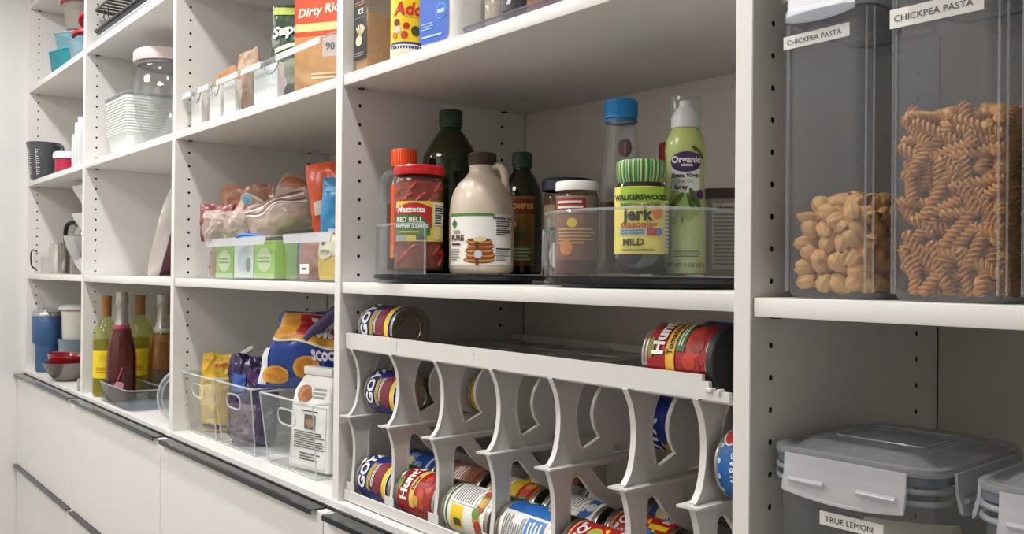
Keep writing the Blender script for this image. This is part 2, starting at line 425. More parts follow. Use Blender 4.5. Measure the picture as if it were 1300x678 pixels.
# ---------------------------------------------------------------- cans
def can(name, label, r, h, art, loc, roll=0, endmat=TIN, lid=None, cover=(.006, .006), group=None, up=-1):
    """a lying can: its top points to -x, the label front (art u=0) rolled up by `roll` degrees"""
    t = bpy.data.objects.new(name, None); col.objects.link(t); t.empty_display_size = .03
    t.location = loc; tag(t, label, 'can', group)
    t.rotation_euler = (Matrix.Rotation(R(-roll), 3, 'X') @ Matrix.Rotation(R(-90), 3, 'Y')).to_euler()
    z = lambda k: k-h/2
    pr = [(0, z(.0030)), (r*.52, z(.003)), (r*.545, z(.0012)), (r*.585, z(.0012)), (r*.61, z(.0032)), (r*.70, z(.0032)), (r*.725, z(.0014)), (r*.765, z(.0014)), (r*.79, z(.0036)), (r*.86, z(.0036)), (r*.88, z(.0042)), (r*.93, z(.004)), (r*.955, z(0)), (r*1.0, z(-.0004+.0004)), (r*1.012, z(.0012)), (r*1.012, z(.0028)), (r*.975, z(.0042))]
    top = [(a, -b) for a, b in reversed(pr)]
    rib = []
    MB().lathe(pr+rib+top, endmat, 40).build('can_body', t, 30)
    if art:
        a = Art(cyl(r*.978, -h/2)); art(a, r, h); a.build('paper_label', t, 0, recalc=False)
    if lid:
        MB().lathe([(0, z(-.0032)), (r*.8, z(-.0032)), (r*.86, z(-.0022)), (r*.97, z(-.0022)), (r*1.02, z(-.0008)), (r*1.025, z(.006)), (r*1.014, z(.006))], lid, 40).build('plastic_lid', t, 30)
    return t
def full(a, r, h, mat, m=.009): a.rect(-math.pi*r*.976, m, math.pi*r*.976, h-min(m, .007), mat, 0)
BEAN = M('#8e2b3c', .4, noise_amt=.3, scale=120); TOM = M('#b5302a', .4, noise_amt=.3, scale=110)
def art_goya(a, r, h):
    full(a, r, h, NAVY)
    for i, (u, v, ru, rv) in enumerate(((.0, .036, .030, .019), (.012, .030, .022, .014), (-.012, .041, .02, .015))): a.ell(u, v, ru, rv, BEAN if i else M('#b0344a', .4, noise_amt=.3, scale=90), 1+i)
    a.rect(-.034, .014, .034, .024, YEL, 4); a.rect(-.034, .0115, .034, .0135, WH, 4)
    a.text('GOYA', .010, h-.023, .027, WH, 5, bold=.045, sx=.98)
    a.rect(-.026, h-.039, .020, h-.0375, YEL, 4)
    a.lines(-.028, h-.048, .018, h-.040, 2, YEL, 5); a.lines(-.020, h-.056, .020, h-.049, 2, WH, 5)
def art_hunts(txt):
    def f(a, r, h):
        full(a, r, h, M('#a81f22', .32))
        a.rect(-.036, .010, .036, .044, M('#c2322b', .4, noise_amt=.35, scale=90), 1)
        for i in range(9):
            rn = random.Random(i); a.ell(-.028+.0065*i, .018+rn.random()*.02, .008, .009, TOM if i % 2 else M('#d8523c', .35, noise_amt=.2, scale=80), 2+i % 3)
        a.rect(-.038, h-.052, .038, h-.0405, M('#e8c46a', .4), 2)
        a.text("Hunt's", .002, h-.027, .024, WH, 5, bold=.04)
        a.text(txt, .0, h-.0465, .0095, M('#2c2a18', .5), 5, bold=.03)
        a.ell(-.005, h-.013, .012, .004, M('#7a8b35', .4), 4)
        a.ell(-.026, .047, .008, .008, M('#d9a33a', .4), 5)
    return f
def art_hunts2(a, r, h):
    full(a, r, h, M('#a81f22', .32))
    for i in range(12):
        rn = random.Random(i+40); a.ell(-.034+.006*i, .014+rn.random()*.024, .009, .009, TOM if i % 2 else M('#cf4434', .35, noise_amt=.2, scale=80), 1+i % 3)
    a.rect(-.060, h-.046, .045, h-.034, M('#e8b53a', .4), 4); a.rect(-.012, h-.058, .036, h-.047, GRN, 4)
    a.text("Hunt's", .010, h-.024, .021, WH, 6, bold=.04); a.text('Tomatoes', .004, h-.040, .010, INK, 6, bold=.02); a.lines(-.006, h-.056, .030, h-.049, 2, WH, 6)
    a.ell(-.010, h-.013, .012, .004, M('#7a8b35', .4), 4)
def art_info(bands, patch):
    def f(a, r, h):
        full(a, r, h, PAPER)
        a.rect(-math.pi*r*.97, h-.014, math.pi*r*.97, h-.010, bands, 1)
        a.lines(-.020, .040, .026, h-.020, 9, GREY, 1); a.rect(-.024, .034, .030, .0352, INK, 1); a.rect(-.024, .018, -.023, h-.016, GREY, 1)
        a.rect(-.060, h-.050, -.026, h-.022, YEL, 1); a.rect(-.055, h-.046, -.044, h-.030, M('#4a4a3a'), 2)
        for i in range(8):
            rn = random.Random(i+3); a.ell(-.055+.0085*i, .018+rn.random()*.012, .008, .008, M(patch[i % 3], .4, noise_amt=.2, scale=80), 2+i % 2)
    return f
def art_corn(a, r, h):
    full(a, r, h, PAPER)
    a.rect(-.004, .008, .075, h-.008, M('#2467b5', .35), 1); a.ell(.034, h-.030, .016, .008, WH, 3)
    a.ell(.028, .030, .016, .013, M('#edb233', .4, noise_amt=.25, scale=120), 2); a.ell(.045, .024, .012, .011, M('#e0a02a', .4, noise_amt=.25, scale=120), 3)
    a.ell(.040, h-.022, .010, .008, M('#d9e3ee'), 2)
    a.lines(-.045, .052, -.010, h-.012, 10, GREY, 2); a.rect(-.048, .016, -.008, .050, M('#3f83c9', .4), 2); a.lines(-.045, .02, -.012, .046, 4, WH, 3)
def art_bbq(a, r, h):
    full(a, r, h, M('#b81c22', .3)); a.rect(-math.pi*r*.97, h-.012, math.pi*r*.97, h-.0095, M('#e2c98a'), 1)
    a.text('BLE"Q"', -.006, h-.026, .019, WH, 4, bold=.035)
    a.rect(-.044, h-.062, -.018, h-.014, PAPER, 1); a.lines(-.042, h-.06, -.02, h-.016, 7, RED, 3)
    a.ell(.006, h-.047, .012, .011, M('#e6b63a', .4, noise_amt=.3, scale=100), 3); a.ell(.008, h-.047, .007, .007, M('#8fae3c', .4), 4)
    a.ell(.0, h-.066, .006, .006, M('#2f7fd0', .4), 3); a.pg([(-.02, .02), (.002, .026), (.024, .048), (.018, .05), (-.004, .032), (-.022, .028)], YEL, 3)
    a.rect(.006, .012, .014, .040, YEL, 3); a.rect(-.006, .012, .002, .034, M('#2a5fae'), 3); a.text('R', .024, .022, .016, WH, 4, bold=.03)
def art_blue(a, r, h):
    full(a, r, h, M('#1f4f96', .35)); a.rect(-math.pi*r*.97, .02, math.pi*r*.97, .026, M('#cfd8e4'), 1); a.lines(-.03, .04, .03, h-.02, 8, M('#b9c9de'), 1)
    a.ell(0, h-.03, .018, .012, M('#e9d9a0'), 2)
def art_brown(a, r, h):
    full(a, r, h, M('#8d5b47', .4)); a.ell(.0, h*.55, .026, .02, M('#b98a78', .4, noise_amt=.2, scale=60), 1); a.lines(-.02, h*.45, .02, h*.66, 4, WH, 2); a.rect(-.04, .012, .04, .02, M('#7a2b28'), 1)
def art_yellow(a, r, h):
    full(a, r, h, M('#d9b32e', .4)); a.rect(-.05, .010, .05, .04, M('#b23a2a', .4, noise_amt=.35, scale=90), 1)
    for i in range(6): a.ell(-.03+.012*i, .026, .008, .008, M(('#d98a3a', '#6f8a3a', '#c9483a')[i % 3]), 2)
    a.lines(-.03, h-.045, .03, h-.016, 4, WH, 2)
def art_tuna(a, r, h):
    full(a, r, h, M('#1d62ad', .3), .004); a.text('ALBACORE', -.004, h*.30, .0105, WH, 3, bold=.02); a.ell(.022, h*.62, .014, .009, WH, 2); a.ell(.022, h*.62, .012, .007, M('#c8413a'), 3)
    for i in range(6): a.ell(-.04+.016*i, h*.82, .003, .002, M('#bcd3ea'), 2)
RC, LC = .0365, .106
lane = lambda i: (PX[i]+PX[i+1])/2
zb, zm, zt = H-.3825+RC, H-.2393+RC, H-.1293+RC     # centres: bottom, middle, top tiers
can('food_can', 'dark blue bean can lying on top of the rack at its left end', RC, LC, art_goya, (lane(0), .0535, zt+.0008), 22)
can('food_can', 'dark blue bean can in the middle tier of the rack, leftmost lane', RC, LC, art_goya, (lane(0), .0650, zm+.0008), 18)
can('food_can', 'dark blue bean can in the bottom tier of the rack, leftmost lane', RC, LC, art_goya, (lane(0), .0513, zb+.0008), 30)
can('food_can', 'red diced tomato can in the bottom tier beside the dark blue bean can', RC, LC, art_hunts('Diced'), (lane(1), .0513, zb+.0008), 42)
can('food_can', 'white paper label can with yellow patch and vegetables in bottom tier', RC, LC, art_info(GRN, ('#7a9a3a', '#b9452f', '#d5a84a')), (lane(2), .0513, zb+.0008), 68)
can('food_can', 'blue and white corn can in the bottom tier of the rack', RC, LC, art_corn, (lane(3), .0513, zb+.0008), 62)
can('food_can', 'red can lettered in white at the front, right of the corn can', RC, LC, art_bbq, (lane(4), .0513, zb+.0008), 48)
can('food_can', 'red can in front of the last bottom lane, beside the rightmost post', RC, .084, art_bbq, (lane(5), .0513, zb+.0008), 50)
can('food_can', 'red tomato can with black plastic lid lying on top of the rack', RC, .094, art_hunts2, (3.1030, .0535, zt+.0008), 34, lid=M('#2b2b2d', .45))
can('food_can', 'dark blue can behind the black-lidded tomato can on top of the rack', RC, .092, art_blue, (3.1090, .1300, zt+.0008), 20)
can('tuna_can', 'flat blue tuna can at the right end of the middle tier, beside the white panel', .039, .034, art_tuna, (3.1650, .0650, H-.2393+.0400), 22)
back = [(0, art_blue, 'dark blue can in the second row of the bottom tier, leftmost lane', 30, .106), (1, art_brown, 'brown and pink can behind the red diced tomato can', 45, .106), (2, art_yellow, 'yellow and red vegetable can behind the white label can', 62, .106),
        (3, art_info(M('#345f9a'), ('#2f62a8', '#3a74b8', '#d5d8dc')), 'white and blue can directly behind the corn can', 84, .106), (4, art_bbq, 'red can with white lettering directly behind the red lettered front can', 46, .106), (5, art_info(M('#2b4f86'), ('#c07a3a', '#93503a', '#d5a84a')), 'white paper label can behind the rightmost red can', 70, .088)]
for i, ar, lb, rl, ln in back: can('food_can', lb, RC, ln, ar, (lane(i), .1285, zb+.0008), rl)
can('food_can', 'yellow label can standing deep in the middle tier, seen past the third post', RC, .106, art_yellow, (lane(1), .1930, zm+.0008), 10)
can('food_can', 'deep blue can in the middle tier, seen past the sixth post', RC, .106, art_goya, (lane(4), .1990, zm+.0008), -60)
for i, ar, lb in ((3, art_info(M('#345f9a'), ('#b9452f', '#d5a84a', '#7a9a3a')), 'white and blue can deep in the bottom tier, third row behind the corn can'), (2, art_yellow, 'yellow can deep in the bottom tier, third row behind the white label can'),
                  (4, art_blue, 'blue can deep in the bottom tier, third row behind the red lettered can')):
    can('food_can', lb, RC, LC, ar, (lane(i), .2035, zb+.0008), 60)
# ================================================================ turntables in the can bay
TTB = MD+.0145     # turntable deck
def turntable(label, x, y, r):
    t = thing('turntable', label, 'turntable', (x, y, MD+.0006), group='clear turntables')
    MB().lathe([(0, 0), (r*.80, 0), (r*.82, .001), (r*.82, .0045), (0, .0045)], M('#2d2d2e', .35), 48).build('foot_ring', t, 30)
    MB().lathe([(0, .0050), (r*.96, .0050), (r, .0065), (r*1.003, .0118), (r*.99, .0130), (r*.975, .0132), (r*.97, .0110), (0, .0110)], CLR('#8d9298', 1.45, .12, '#50555a'), 56).build('plate', t, 30)
    return t
tt1 = turntable('left round clear turntable under the syrup jug and red pepper jar', 2.562, .137, .142)
tt2 = turntable('right round clear turntable under the green spray can', 2.948, .155, .141)
def guard(t, r, a0, a1, h, loops=()):
    """clear curved guard wall standing on the plate, with a rolled top edge and moulded handle loops"""
    n = 30; z0 = .0136; ring = lambda rad, z: [(rad*math.cos(R(a0+(a1-a0)*i/n)), rad*math.sin(R(a0+(a1-a0)*i/n)), z) for i in range(n+1)]
    mb = MB(); mb.loft([ring(r-.0018, z0)+ring(r, z0)[::-1], ring(r-.0018, h)+ring(r, h)[::-1]], BINC); g = mb.build('guard_wall', t, 40)
    MB().tube(ring(r-.0009, h), .0019, CLR('#eef2f4', 1.5, .22), 6).build('rolled_edge', g, 40)
    for aa in (a0, a1): MB().tube([(r*math.cos(R(aa)), r*math.sin(R(aa)), z0), (r*math.cos(R(aa)), r*math.sin(R(aa)), h)], .0019, CLR('#eef2f4', 1.5, .22), 6).build('rolled_edge', g, 40)
    for am in loops:
        pts = []
        for i in range(28):
            q = 2*math.pi*i/28; c, s_ = math.cos(q), math.sin(q)
            u = math.copysign(abs(c)**.5, c)*.016; v = .050+math.copysign(abs(s_)**.5, s_)*.024
            w_ = R(am)+u/r; pts.append(((r+.001)*math.cos(w_), (r+.001)*math.sin(w_), v))
        MB().tube(pts, .0017, CLR('#eef2f4', 1.5, .25), 6, True).build('handle_loop', g, 40)
guard(tt1, .1395, 196, 300, .090)
guard(tt2, .1385, 216, 372, .094, (222,))
guard(tt2, .1385, 168, 206, .075, (184,))
def dome(r0, pts): return pts
Z0 = TTB+.0008; ZB = TTB+.0032
# --- orange-capped bottle with looped handle
t = thing('juice_bottle', 'clear handled bottle with orange cap and brown liquid, leftmost on the turntable', 'bottle', (2.493, .069, ZB), 50)
prof = [(0, 0), (.027, .0005), (.0295, .004), (.0295, .120), (.027, .138), (.019, .156), (.0165, .166), (.0165, .180)]
MB().lathe(prof, GLASS, 36).build('bottle_body', t, 40)
MB().lathe([(0, .002), (.0275, .003), (.0278, .112), (0, .112)], CLR('#7a3f1c', 1.2, .55, '#5a2c14'), 36).build('liquid', t, 40)
a = Art(cyl(.0298)); a.rect(-.020, .022, .016, .150-.008, M('#f05a24', .35), 0); a.rect(-.005, .066, .000, .118, M('#5a2a14'), 2); a.rect(.003, .072, .005, .112, M('#5a2a14'), 2); a.rect(-.02, .022, .016, .045, M('#e8842f'), 1)
a.build('wrap_label', t, 0, recalc=False)
mb = MB(); n = 26
pr = [(.0172, .173), (.0205, .1735), (.0208, .1995), (.0195, .2015), (0, .202)]
mb.lathe(pr, M('#f2581e', .4), 40)
for i in range(30):
    q = 2*math.pi*i/30; mb.box(.0207*math.cos(q)-.0008, .0207*math.sin(q)-.0008, .175, .0207*math.cos(q)+.0008, .0207*math.sin(q)+.0008, .198, M('#f2581e', .4))
mb.build('cap', t, 35)
hp = [(-.018, 0, .160), (-.026, 0, .162), (-.033, 0, .152), (-.0345, 0, .135), (-.0335, 0, .118), (-.032, 0, .108), (-.027, 0, .100)]
hp2 = arc(hp, 4); MB().tube(hp2, [.0052+.0010*(i % 2) for i in range(len(hp2))], CLR('#eef2f0', 1.45, .12), 10).build('handle', t, 50)

# --- red pepper strips jar
t = thing('pepper_jar', 'glass jar of red pepper strips with red lid', 'jar', (2.570, .047, ZB), 44)
hx = []
def octring(r, z, ch=.30):
    pts = []
    for i in range(8):
        for q in (-ch, ch):
            a = R(45*i)+R(22.5)*q*1.9; pts.append((r*math.cos(a)*(1.0), r*math.sin(a), z))
    return pts
MB().loft([octring(.034, 0), octring(.0385, .004), octring(.0392, .135), octring(.037, .144), octring(.034, .150)], CLR('#f6efe9', 1.45, .03), True, False).build('jar_body', t, 30)
mb = MB(); PEP = [M('#c8301e', .3, noise_amt=.25, scale=70), M('#e0562e', .3, noise_amt=.2, scale=70), M('#a83a22', .35, noise_amt=.35, scale=60)]
mb.loft([octring(.032, .003), octring(.0368, .007), octring(.0368, .138), octring(.03, .143)], PEP[2])
mb.build('brine', t, 30)
for k in range(70):
    rn = random.Random(k); q = rn.random()*6.28; z = .012+rn.random()*.122
    rad = .0362; L = .010+rn.random()*.016
    pts = [(rad*math.cos(q+dq), rad*math.sin(q+dq), z+dz) for dq, dz in ((-.20, -L*.2), (0, L*.2), (.20, L*.5))]
    MB().tube(pts, [.0022, .0036, .0022], PEP[k % 2], 7).build('pepper_strip', t, 50)
a = Art(cyl(.0398)); a.rect(-.034, .047, .056, .1085, M('#e4cf55', .4), 0); a.rect(-.034, .056, .026, .095, M('#3f7a36', .4), 1)
a.strip(-.034, .028, lambda u: .088-40*max(0, u-.004)**2+.0, lambda u: .104+.006*math.cos(u*60)-.004, M('#c01f28', .35), 2)
a.text('Mezzetta', -.006, .0955, .0125, WH, 4, bold=.03, shear=.2); a.text('RED BELL', -.008, .080, .0105, WH, 4, bold=.03); a.text('PEPPER STRIPS', -.005, .070, .0085, WH, 4, bold=.03); a.lines(-.026, .0595, .010, .0635, 1, YEL, 4)
a.rect(-.032, .049, -.012, .055, M('#9db3c6'), 2); a.rect(.004, .049, .020, .056, M('#49505a'), 2)
a.rect(.031, .072, .054, .106, PAPER, 2); a.lines(.033, .074, .053, .104, 8, INK, 4); a.rect(.031, .05, .054, .070, M('#e8d994'), 2)
a.build('jar_label', t, 0, recalc=False)
MB().lathe([(.034, .150), (.0395, .1505), (.0402, .153), (.0402, .1625), (.0385, .1648), (.034, .1650), (.033, .1640), (0, .1640)], M('#cf2127', .3), 48).build('lid', t, 35)

# --- big dark green oil bottle behind
DOIL = M('#1a2407', .07, noise_amt=.12, coat=.15)
t = thing('oil_bottle', 'big dark green oil bottle with green cap, behind the red pepper jar', 'bottle', (2.500, .158, Z0), 40)
MB().lathe([(0, 0), (.044, .0008), (.048, .006), (.048, .190), (.0465, .200), (.040, .213), (.028, .232), (.0185, .245), (.0165, .252), (.0165, .262)], DOIL, 44).build('bottle_body', t, 40)
GC = M('#173a24', .4)
def ribcap(t, r, z0, z1, mat, ribs=36, name='cap'):
    mb = MB(); mb.lathe([(r*.9, z0), (r, z0+.0005), (r, z1-.0018), (r*.94, z1), (0, z1)], mat, 40)
    for i in range(ribs):
        q = 2*math.pi*i/ribs; c, s_ = r*math.cos(q), r*math.sin(q)
        mb.box(c-.0006, s_-.0006, z0+.003, c+.0006, s_+.0006, z1-.003, mat)
    return mb.build(name, t, 35)
ribcap(t, .0195, .254, .279, GC)
MB().lathe([(.0172, .249), (.0195, .2492), (.0195, .2530), (.0172, .2532)], GC, 36).build('tamper_ring', t, 35)

# --- maple syrup jug
t = thing('syrup_jug', 'beige plastic syrup jug with brown cap and pancake label', 'jug', (2.646, .112, Z0), 44)
BEI = M('#cfc0ad', .35, noise_amt=.02, coat=.15)
JP = [(0, 0), (.045, .0006), (.0490, .005), (.0500, .012), (.0500, .095), (.0485, .112), (.044, .127), (.036, .140), (.026, .150), (.0205, .157), (.0195, .163), (.0200, .168)]
MB().lathe(JP, BEI, 48).build('jug_body', t, 45)
hp = arc([(.017, -.004, .164), (.026, -.005, .166), (.0335, -.006, .160), (.0365, -.007, .148), (.0370, -.007, .134), (.0365, -.007, .122)], 5)
MB().tube(hp, [.0062]*len(hp), BEI, 12).build('handle', t, 50)
ribcap(t, .0215, .1685, .187, M('#3a241b', .5), 44)
a = Art(cyl(.0503)); a.rect(-.052, .014, .062, .0905, PAPER, 0); a.rect(-.052, .0885, .026, .0915, M('#4f8a3c'), 1)
for i in range(20): a.ell(-.050+.0039*i, .0885, .002, .0018, M('#4f8a3c'), 1)
a.pg([(-.047, .076), (-.040, .083), (-.033, .076), (-.040, .068)], M('#35813b'), 2)
a.text('PURE', -.034, .054, .0115, M('#5c2a1c'), 3, bold=.04); a.lines(-.042, .060, -.027, .067, 2, M('#9a8f84'), 3); a.lines(-.046, .042, -.026, .048, 1, M('#5c2a1c'), 3); a.lines(-.049, .020, -.028, .039, 5, M('#9a8f84'), 3)
a.rect(.027, .016, .060, .089, M('#f3f1ec'), 1); a.text('Nutrition Facts', .043, .0845, .0062, INK, 3, bold=.04); a.lines(.029, .058, .058, .081, 7, INK, 3, 3); a.rect(.029, .0375, .058, .0395, INK, 3); a.lines(.029, .020, .055, .036, 5, GREY, 3, 4)
for i in range(5):       # the printed stack of pancakes
    cu = .004+(.0015 if i % 2 else -.001); v = .0215+i*.0068; w = .0245-.0012*i
    a.ell(cu, v, w, .0052, M('#7b3f1c'), 2); a.ell(cu, v+.0014, w*.98, .0042, M('#d8a25e'), 3); a.ell(cu, v+.0026, w*.9, .0028, M('#8a4a20'), 4)
a.ell(.004, .052, .010, .0035, M('#e6d19a'), 5); a.rect(-.002, .014, .003, .05, M('#6a3214'), 5)
a.ell(.002, .030, .006, .006, M('#c9cfe0'), 6)
a.build('jug_label', t, 0, recalc=False)

# --- second oil bottle
t = thing('oil_bottle', 'dark olive oil bottle with gold label, right of the syrup jug', 'bottle', (2.600, .234, Z0), 40)
MB().lathe([(0, 0), (.031, .0006), (.034, .004), (.034, .130), (.032, .142), (.0245, .160), (.016, .172), (.0145, .178), (.0145, .186)], M('#131a08', .07, coat=.15, noise_amt=.1), 40).build('bottle_body', t, 40)
ribcap(t, .0165, .178, .204, GC, 32)
a = Art(cyl(.0343)); a.rect(-.020, .014, .028, .129, M('#8a6a24', .35, noise_amt=.15, scale=40), 0); a.rect(-.020, .10, .028, .124, M('#7d2a1a'), 1); a.text('POMPEII', .004, .112, .0115, M('#e2b64a'), 3, bold=.04)
a.rect(-.016, .02, .024, .048, M('#5f7a2c'), 1); a.text('O', -.008, .082, .0125, M('#e9d9a4'), 3, bold=.02); a.ell(.004, .064, .010, .008, M('#4f5a22'), 2); a.lines(-.012, .022, .02, .045, 4, M('#dfe0b4'), 3)
a.build('bottle_label', t, 0, recalc=False)

# --- spice jars between the turntables
t = thing('spice_jar', 'brown spice jar with dark blue lid, behind the white-lidded spice jar', 'jar', (2.760, .185, MD+.0008), 46)
MB().lathe([(0, 0), (.033, .0006), (.036, .004), (.036, .125), (.034, .134), (.031, .138)], CLR('#ead9c8', 1.4, .1, '#8a6a4c'), 36).build('jar_body', t, 40)
MB().lathe([(0, .003), (.034, .004), (.034, .112), (0, .112)], M('#8f6a4a', .7, noise_amt=.3, scale=90), 36).build('ground_spice', t, 40)
a = Art(cyl(.0362)); a.rect(-.045, .075, .045, .118, M('#8b7a5c', .45), 0); a.rect(-.045, .068, .045, .085, M('#24282c'), 1); a.ell(-.016, .044, .012, .019, M('#dcdcd6'), 2); a.rect(-.045, .02, .045, .066, M('#2a2f38'), 1); a.lines(.0, .094, .028, .108, 2, M('#d9ccae'), 3); a.build('jar_label', t, 0, recalc=False)
MB().lathe([(.036, .140), (.0385, .1402), (.0385, .1545), (.036, .158), (0, .158)], M('#161c30', .4), 40).build('lid', t, 35)
t = thing('spice_jar', 'brown seasoning jar with white lid and red label on right turntable', 'jar', (2.884, .084, Z0), 45)
MB().lathe([(0, 0), (.0265, .0006), (.029, .004), (.029, .100), (.027, .106), (.0255, .109)], CLR('#e9d4c4', 1.4, .1, '#8a5a40'), 36).build('jar_body', t, 40)
MB().lathe([(0, .003), (.027, .004), (.0272, .094), (0, .094)], M('#84563c', .7, noise_amt=.35, scale=110), 36).build('ground_spice', t, 40)
a = Art(cyl(.0293)); a.rect(-.034, .080, .034, .103, M('#8a8274', .5), 0); a.rect(-.034, .082, .012, .100, M('#9d3230'), 1); a.lines(-.028, .085, .008, .098, 2, M('#eadfd2'), 3); a.rect(-.034, .020, .034, .079, M('#7a4a34', .5), 0)
a.ell(-.006, .068, .007, .006, M('#d8b236'), 2); a.lines(-.026, .040, .024, .062, 5, M('#c79a5c'), 2); a.ell(-.014, .036, .009, .010, M('#c7772c'), 2); a.build('jar_label', t, 0, recalc=False)
MB().lathe([(.0255, .1105), (.0285, .1107), (.0285, .121), (.0275, .1225), (0, .1225)], M('#e9e6e0', .4), 40).build('lid', t, 35)

# --- clear vinegar bottle, blue cap
t = thing('vinegar_bottle', 'clear tapered bottle with bright blue cap and amber liquid', 'bottle', (2.891, .160, Z0), 42)
prf = [(0, 0), (.027, .0006), (.0290, .004), (.0293, .110), (.0285, .130), (.0255, .160), (.0222, .190), (.0208, .204), (.0208, .212)]
MB().lathe(prf, CLR('#f6f8f7', 1.65, .04), 40).build('bottle_body', t, 40)
MB().lathe([(0, .003), (.0272, .004), (.0276, .100), (0, .1002)], CLR('#a8662e', 1.2, .35, '#8a4a1c'), 40).build('liquid', t, 40)
a = Art(cyl(.0226)); a.ell(.006, .172, .0105, .0125, M('#7b4a5e'), 0); a.rect(.005, .165, .0065, .179, M('#c9aab4'), 2); a.build('neck_label', t, 0, recalc=False)
ribcap(t, .0222, .214, .2395, M('#1f8fd8', .35), 48)
MB().lathe([(.0212, .2085), (.0224, .2087), (.0224, .2128), (.0212, .213)], M('#2f6f9f', .4), 36).build('tamper_ring', t, 35)

# --- red-capped bottle behind
t = thing('sauce_bottle', 'brown sauce bottle with red cap, behind the green spray can', 'bottle', (2.905, .248, Z0), 40)
MB().lathe([(0, 0), (.023, .0006), (.025, .004), (.025, .11), (.021, .132), (.0135, .148), (.0125, .156)], M('#4a2a1e', .2, coat=.4), 32).build('bottle_body', t, 40)
ribcap(t, .0155, .157, .189, M('#9c1c20', .4), 28)
a = Art(cyl(.0252)); a.rect(-.03, .02, .03, .10, M('#a33a2c'), 0); a.lines(-.02, .04, .02, .08, 5, M('#e6d6c0'), 2); a.build('bottle_label', t, 0, recalc=False)

# --- jerk seasoning jar
t = thing('jerk_jar', 'dark seasoning jar with yellow label and striped green lid', 'jar', (2.998, .080, ZB), 47)
MB().lathe([(0, 0), (.030, .0006), (.0325, .004), (.0325, .098), (.030, .106), (.0265, .111), (.0262, .114)], M('#1f1712', .1, coat=.7, noise_amt=.1), 40).build('jar_body', t, 40)
JY = M('#ecdc6a', .4)
a = Art(cyl(.0328)); a.rect(-.044, .024, .050, .104, JY, 0); a.strip(-.030, .024, lambda u: .086-.006*abs(u)/.03, lambda u: .103, M('#9dc23c'), 1); a.text('WALKERSWOOD', -.004, .0905, .0088, INK, 4, bold=.04)
a.text('TRADITIONAL JAMAICAN', -.005, .082, .0042, M('#23508a'), 4, bold=.03); a.text('jerk', -.007, .0705, .021, M('#1d1d1d'), 4, bold=.035); a.text('seasoning', -.006, .0585, .0115, M('#b5501f'), 4, bold=.03)
a.ell(.0175, .0725, .0075, .0075, M('#e07a2a'), 3); a.rect(-.030, .046, .026, .054, M('#b9c3cb'), 2); a.rect(.004, .0455, .022, .0545, M('#b9433a'), 3); a.ell(.020, .050, .005, .004, M('#3a78c0'), 4); a.lines(-.028, .0465, .002, .0535, 2, M('#5f7f9a'), 3)
a.text('MILD', -.012, .0375, .0115, M('#46401d'), 4, bold=.03); a.lines(-.026, .0265, .016, .0305, 1, M('#6a6326'), 4)
a.rect(.030, .028, .048, .088, PAPER, 1); a.lines(.031, .030, .047, .086, 12, GREY, 3); a.strip(.027, .05, lambda u: .088, lambda u: .104, M('#7cae3a'), 1)
a.build('jar_label', t, 0, recalc=False)
mb = MB(); n = 96; cols = ['#2f8a4c', '#d9d04a', '#1f8a8a', '#246b3a', '#8cbf4a', '#2a6f8c', '#cfc648', '#17605a']
n = 96
for i in range(n):
    q0, q1 = 2*math.pi*i/n, 2*math.pi*(i+1)/n
    rows = [(.0268, .1145), (.0290, .1150), (.0296, .128), (.0296, .134), (.0275, .1368)]
    rows = [(.0270, .1090), (.0278, .1130), (.0286, .1150), (.0298, .1215), (.0300, .1330), (.0280, .1368)]
    vs = []
    for r_, z_ in rows: vs += [(r_*math.cos(q0), r_*math.sin(q0), z_), (r_*math.cos(q1), r_*math.sin(q1), z_)]
    mb.add(vs, [(2*k, 2*k+1, 2*k+3, 2*k+2) for k in range(len(rows)-1)], M(cols[i % 8], .4))
mb.lathe([(.0280, .1368), (.026, .1372), (0, .1372)], M('#2f8a4c', .4), n)
mb.build('lid', t, 40)

# --- olive oil spray can
t = thing('spray_can', 'tall lime green aerosol oil spray with clear cap and purple badge', 'aerosol can', (3.012, .147, ZB), 41)
rf = lambda z: .0262-.0030*math.exp(-((z-.122)/.030)**2)-(.0 if z < .150 else .0095*((z-.150)/.032)**2.2)
zs = [i*.182/40 for i in range(41)]
MB().lathe([(0, -.0), (.024, .0003)]+[(rf(max(z, .002)), max(z, .002)) for z in zs]+[(.0155, .1835)], M('#b8c776', .28, noise_amt=.03, coat=.3), 44).build('can_body', t, 40)
MB().lathe([(.0165, .1825), (.0180, .183), (.0178, .196), (.0125, .206), (.0085, .209), (.0075, .217), (0, .2175)], M('#efeeea', .35), 32).build('nozzle', t, 40)
MB().lathe([(.0192, .181), (.0192, .2195), (.0182, .2225), (0, .2235)], CLR('#f2f4f4', 1.45, .10), 40).build('clear_cap', t, 40)
a = Art(revolve_fn(rf)); PUR = M('#4b2363', .35)
a.pg([], PUR) if False else None
a.strip(-.0185, .0185, lambda u: .100+.004*abs(u)/.0185, lambda u: .1335, M('#e9eee6'), 1, 8); a.ell(0, .1385, .0205, .0125, PUR, 2, 6); a.text('Organic', .0, .141, .0112, WH, 4, bold=.035); a.lines(-.006, .1325, .008, .1360, 2, WH, 4)
a.text('Extra Virgin', .0, .1215, .0072, M('#3c2a4c'), 4, bold=.03); a.text('Olive Oil', -.003, .1145, .0064, M('#7a7684'), 4); a.text('Spray', -.006, .1072, .0072, M('#3c2a4c'), 4, bold=.03)
a.ell(.019, .0985, .006, .006, PUR, 3)
OL = M('#5f7a2a'); O2 = M('#3f5a22')
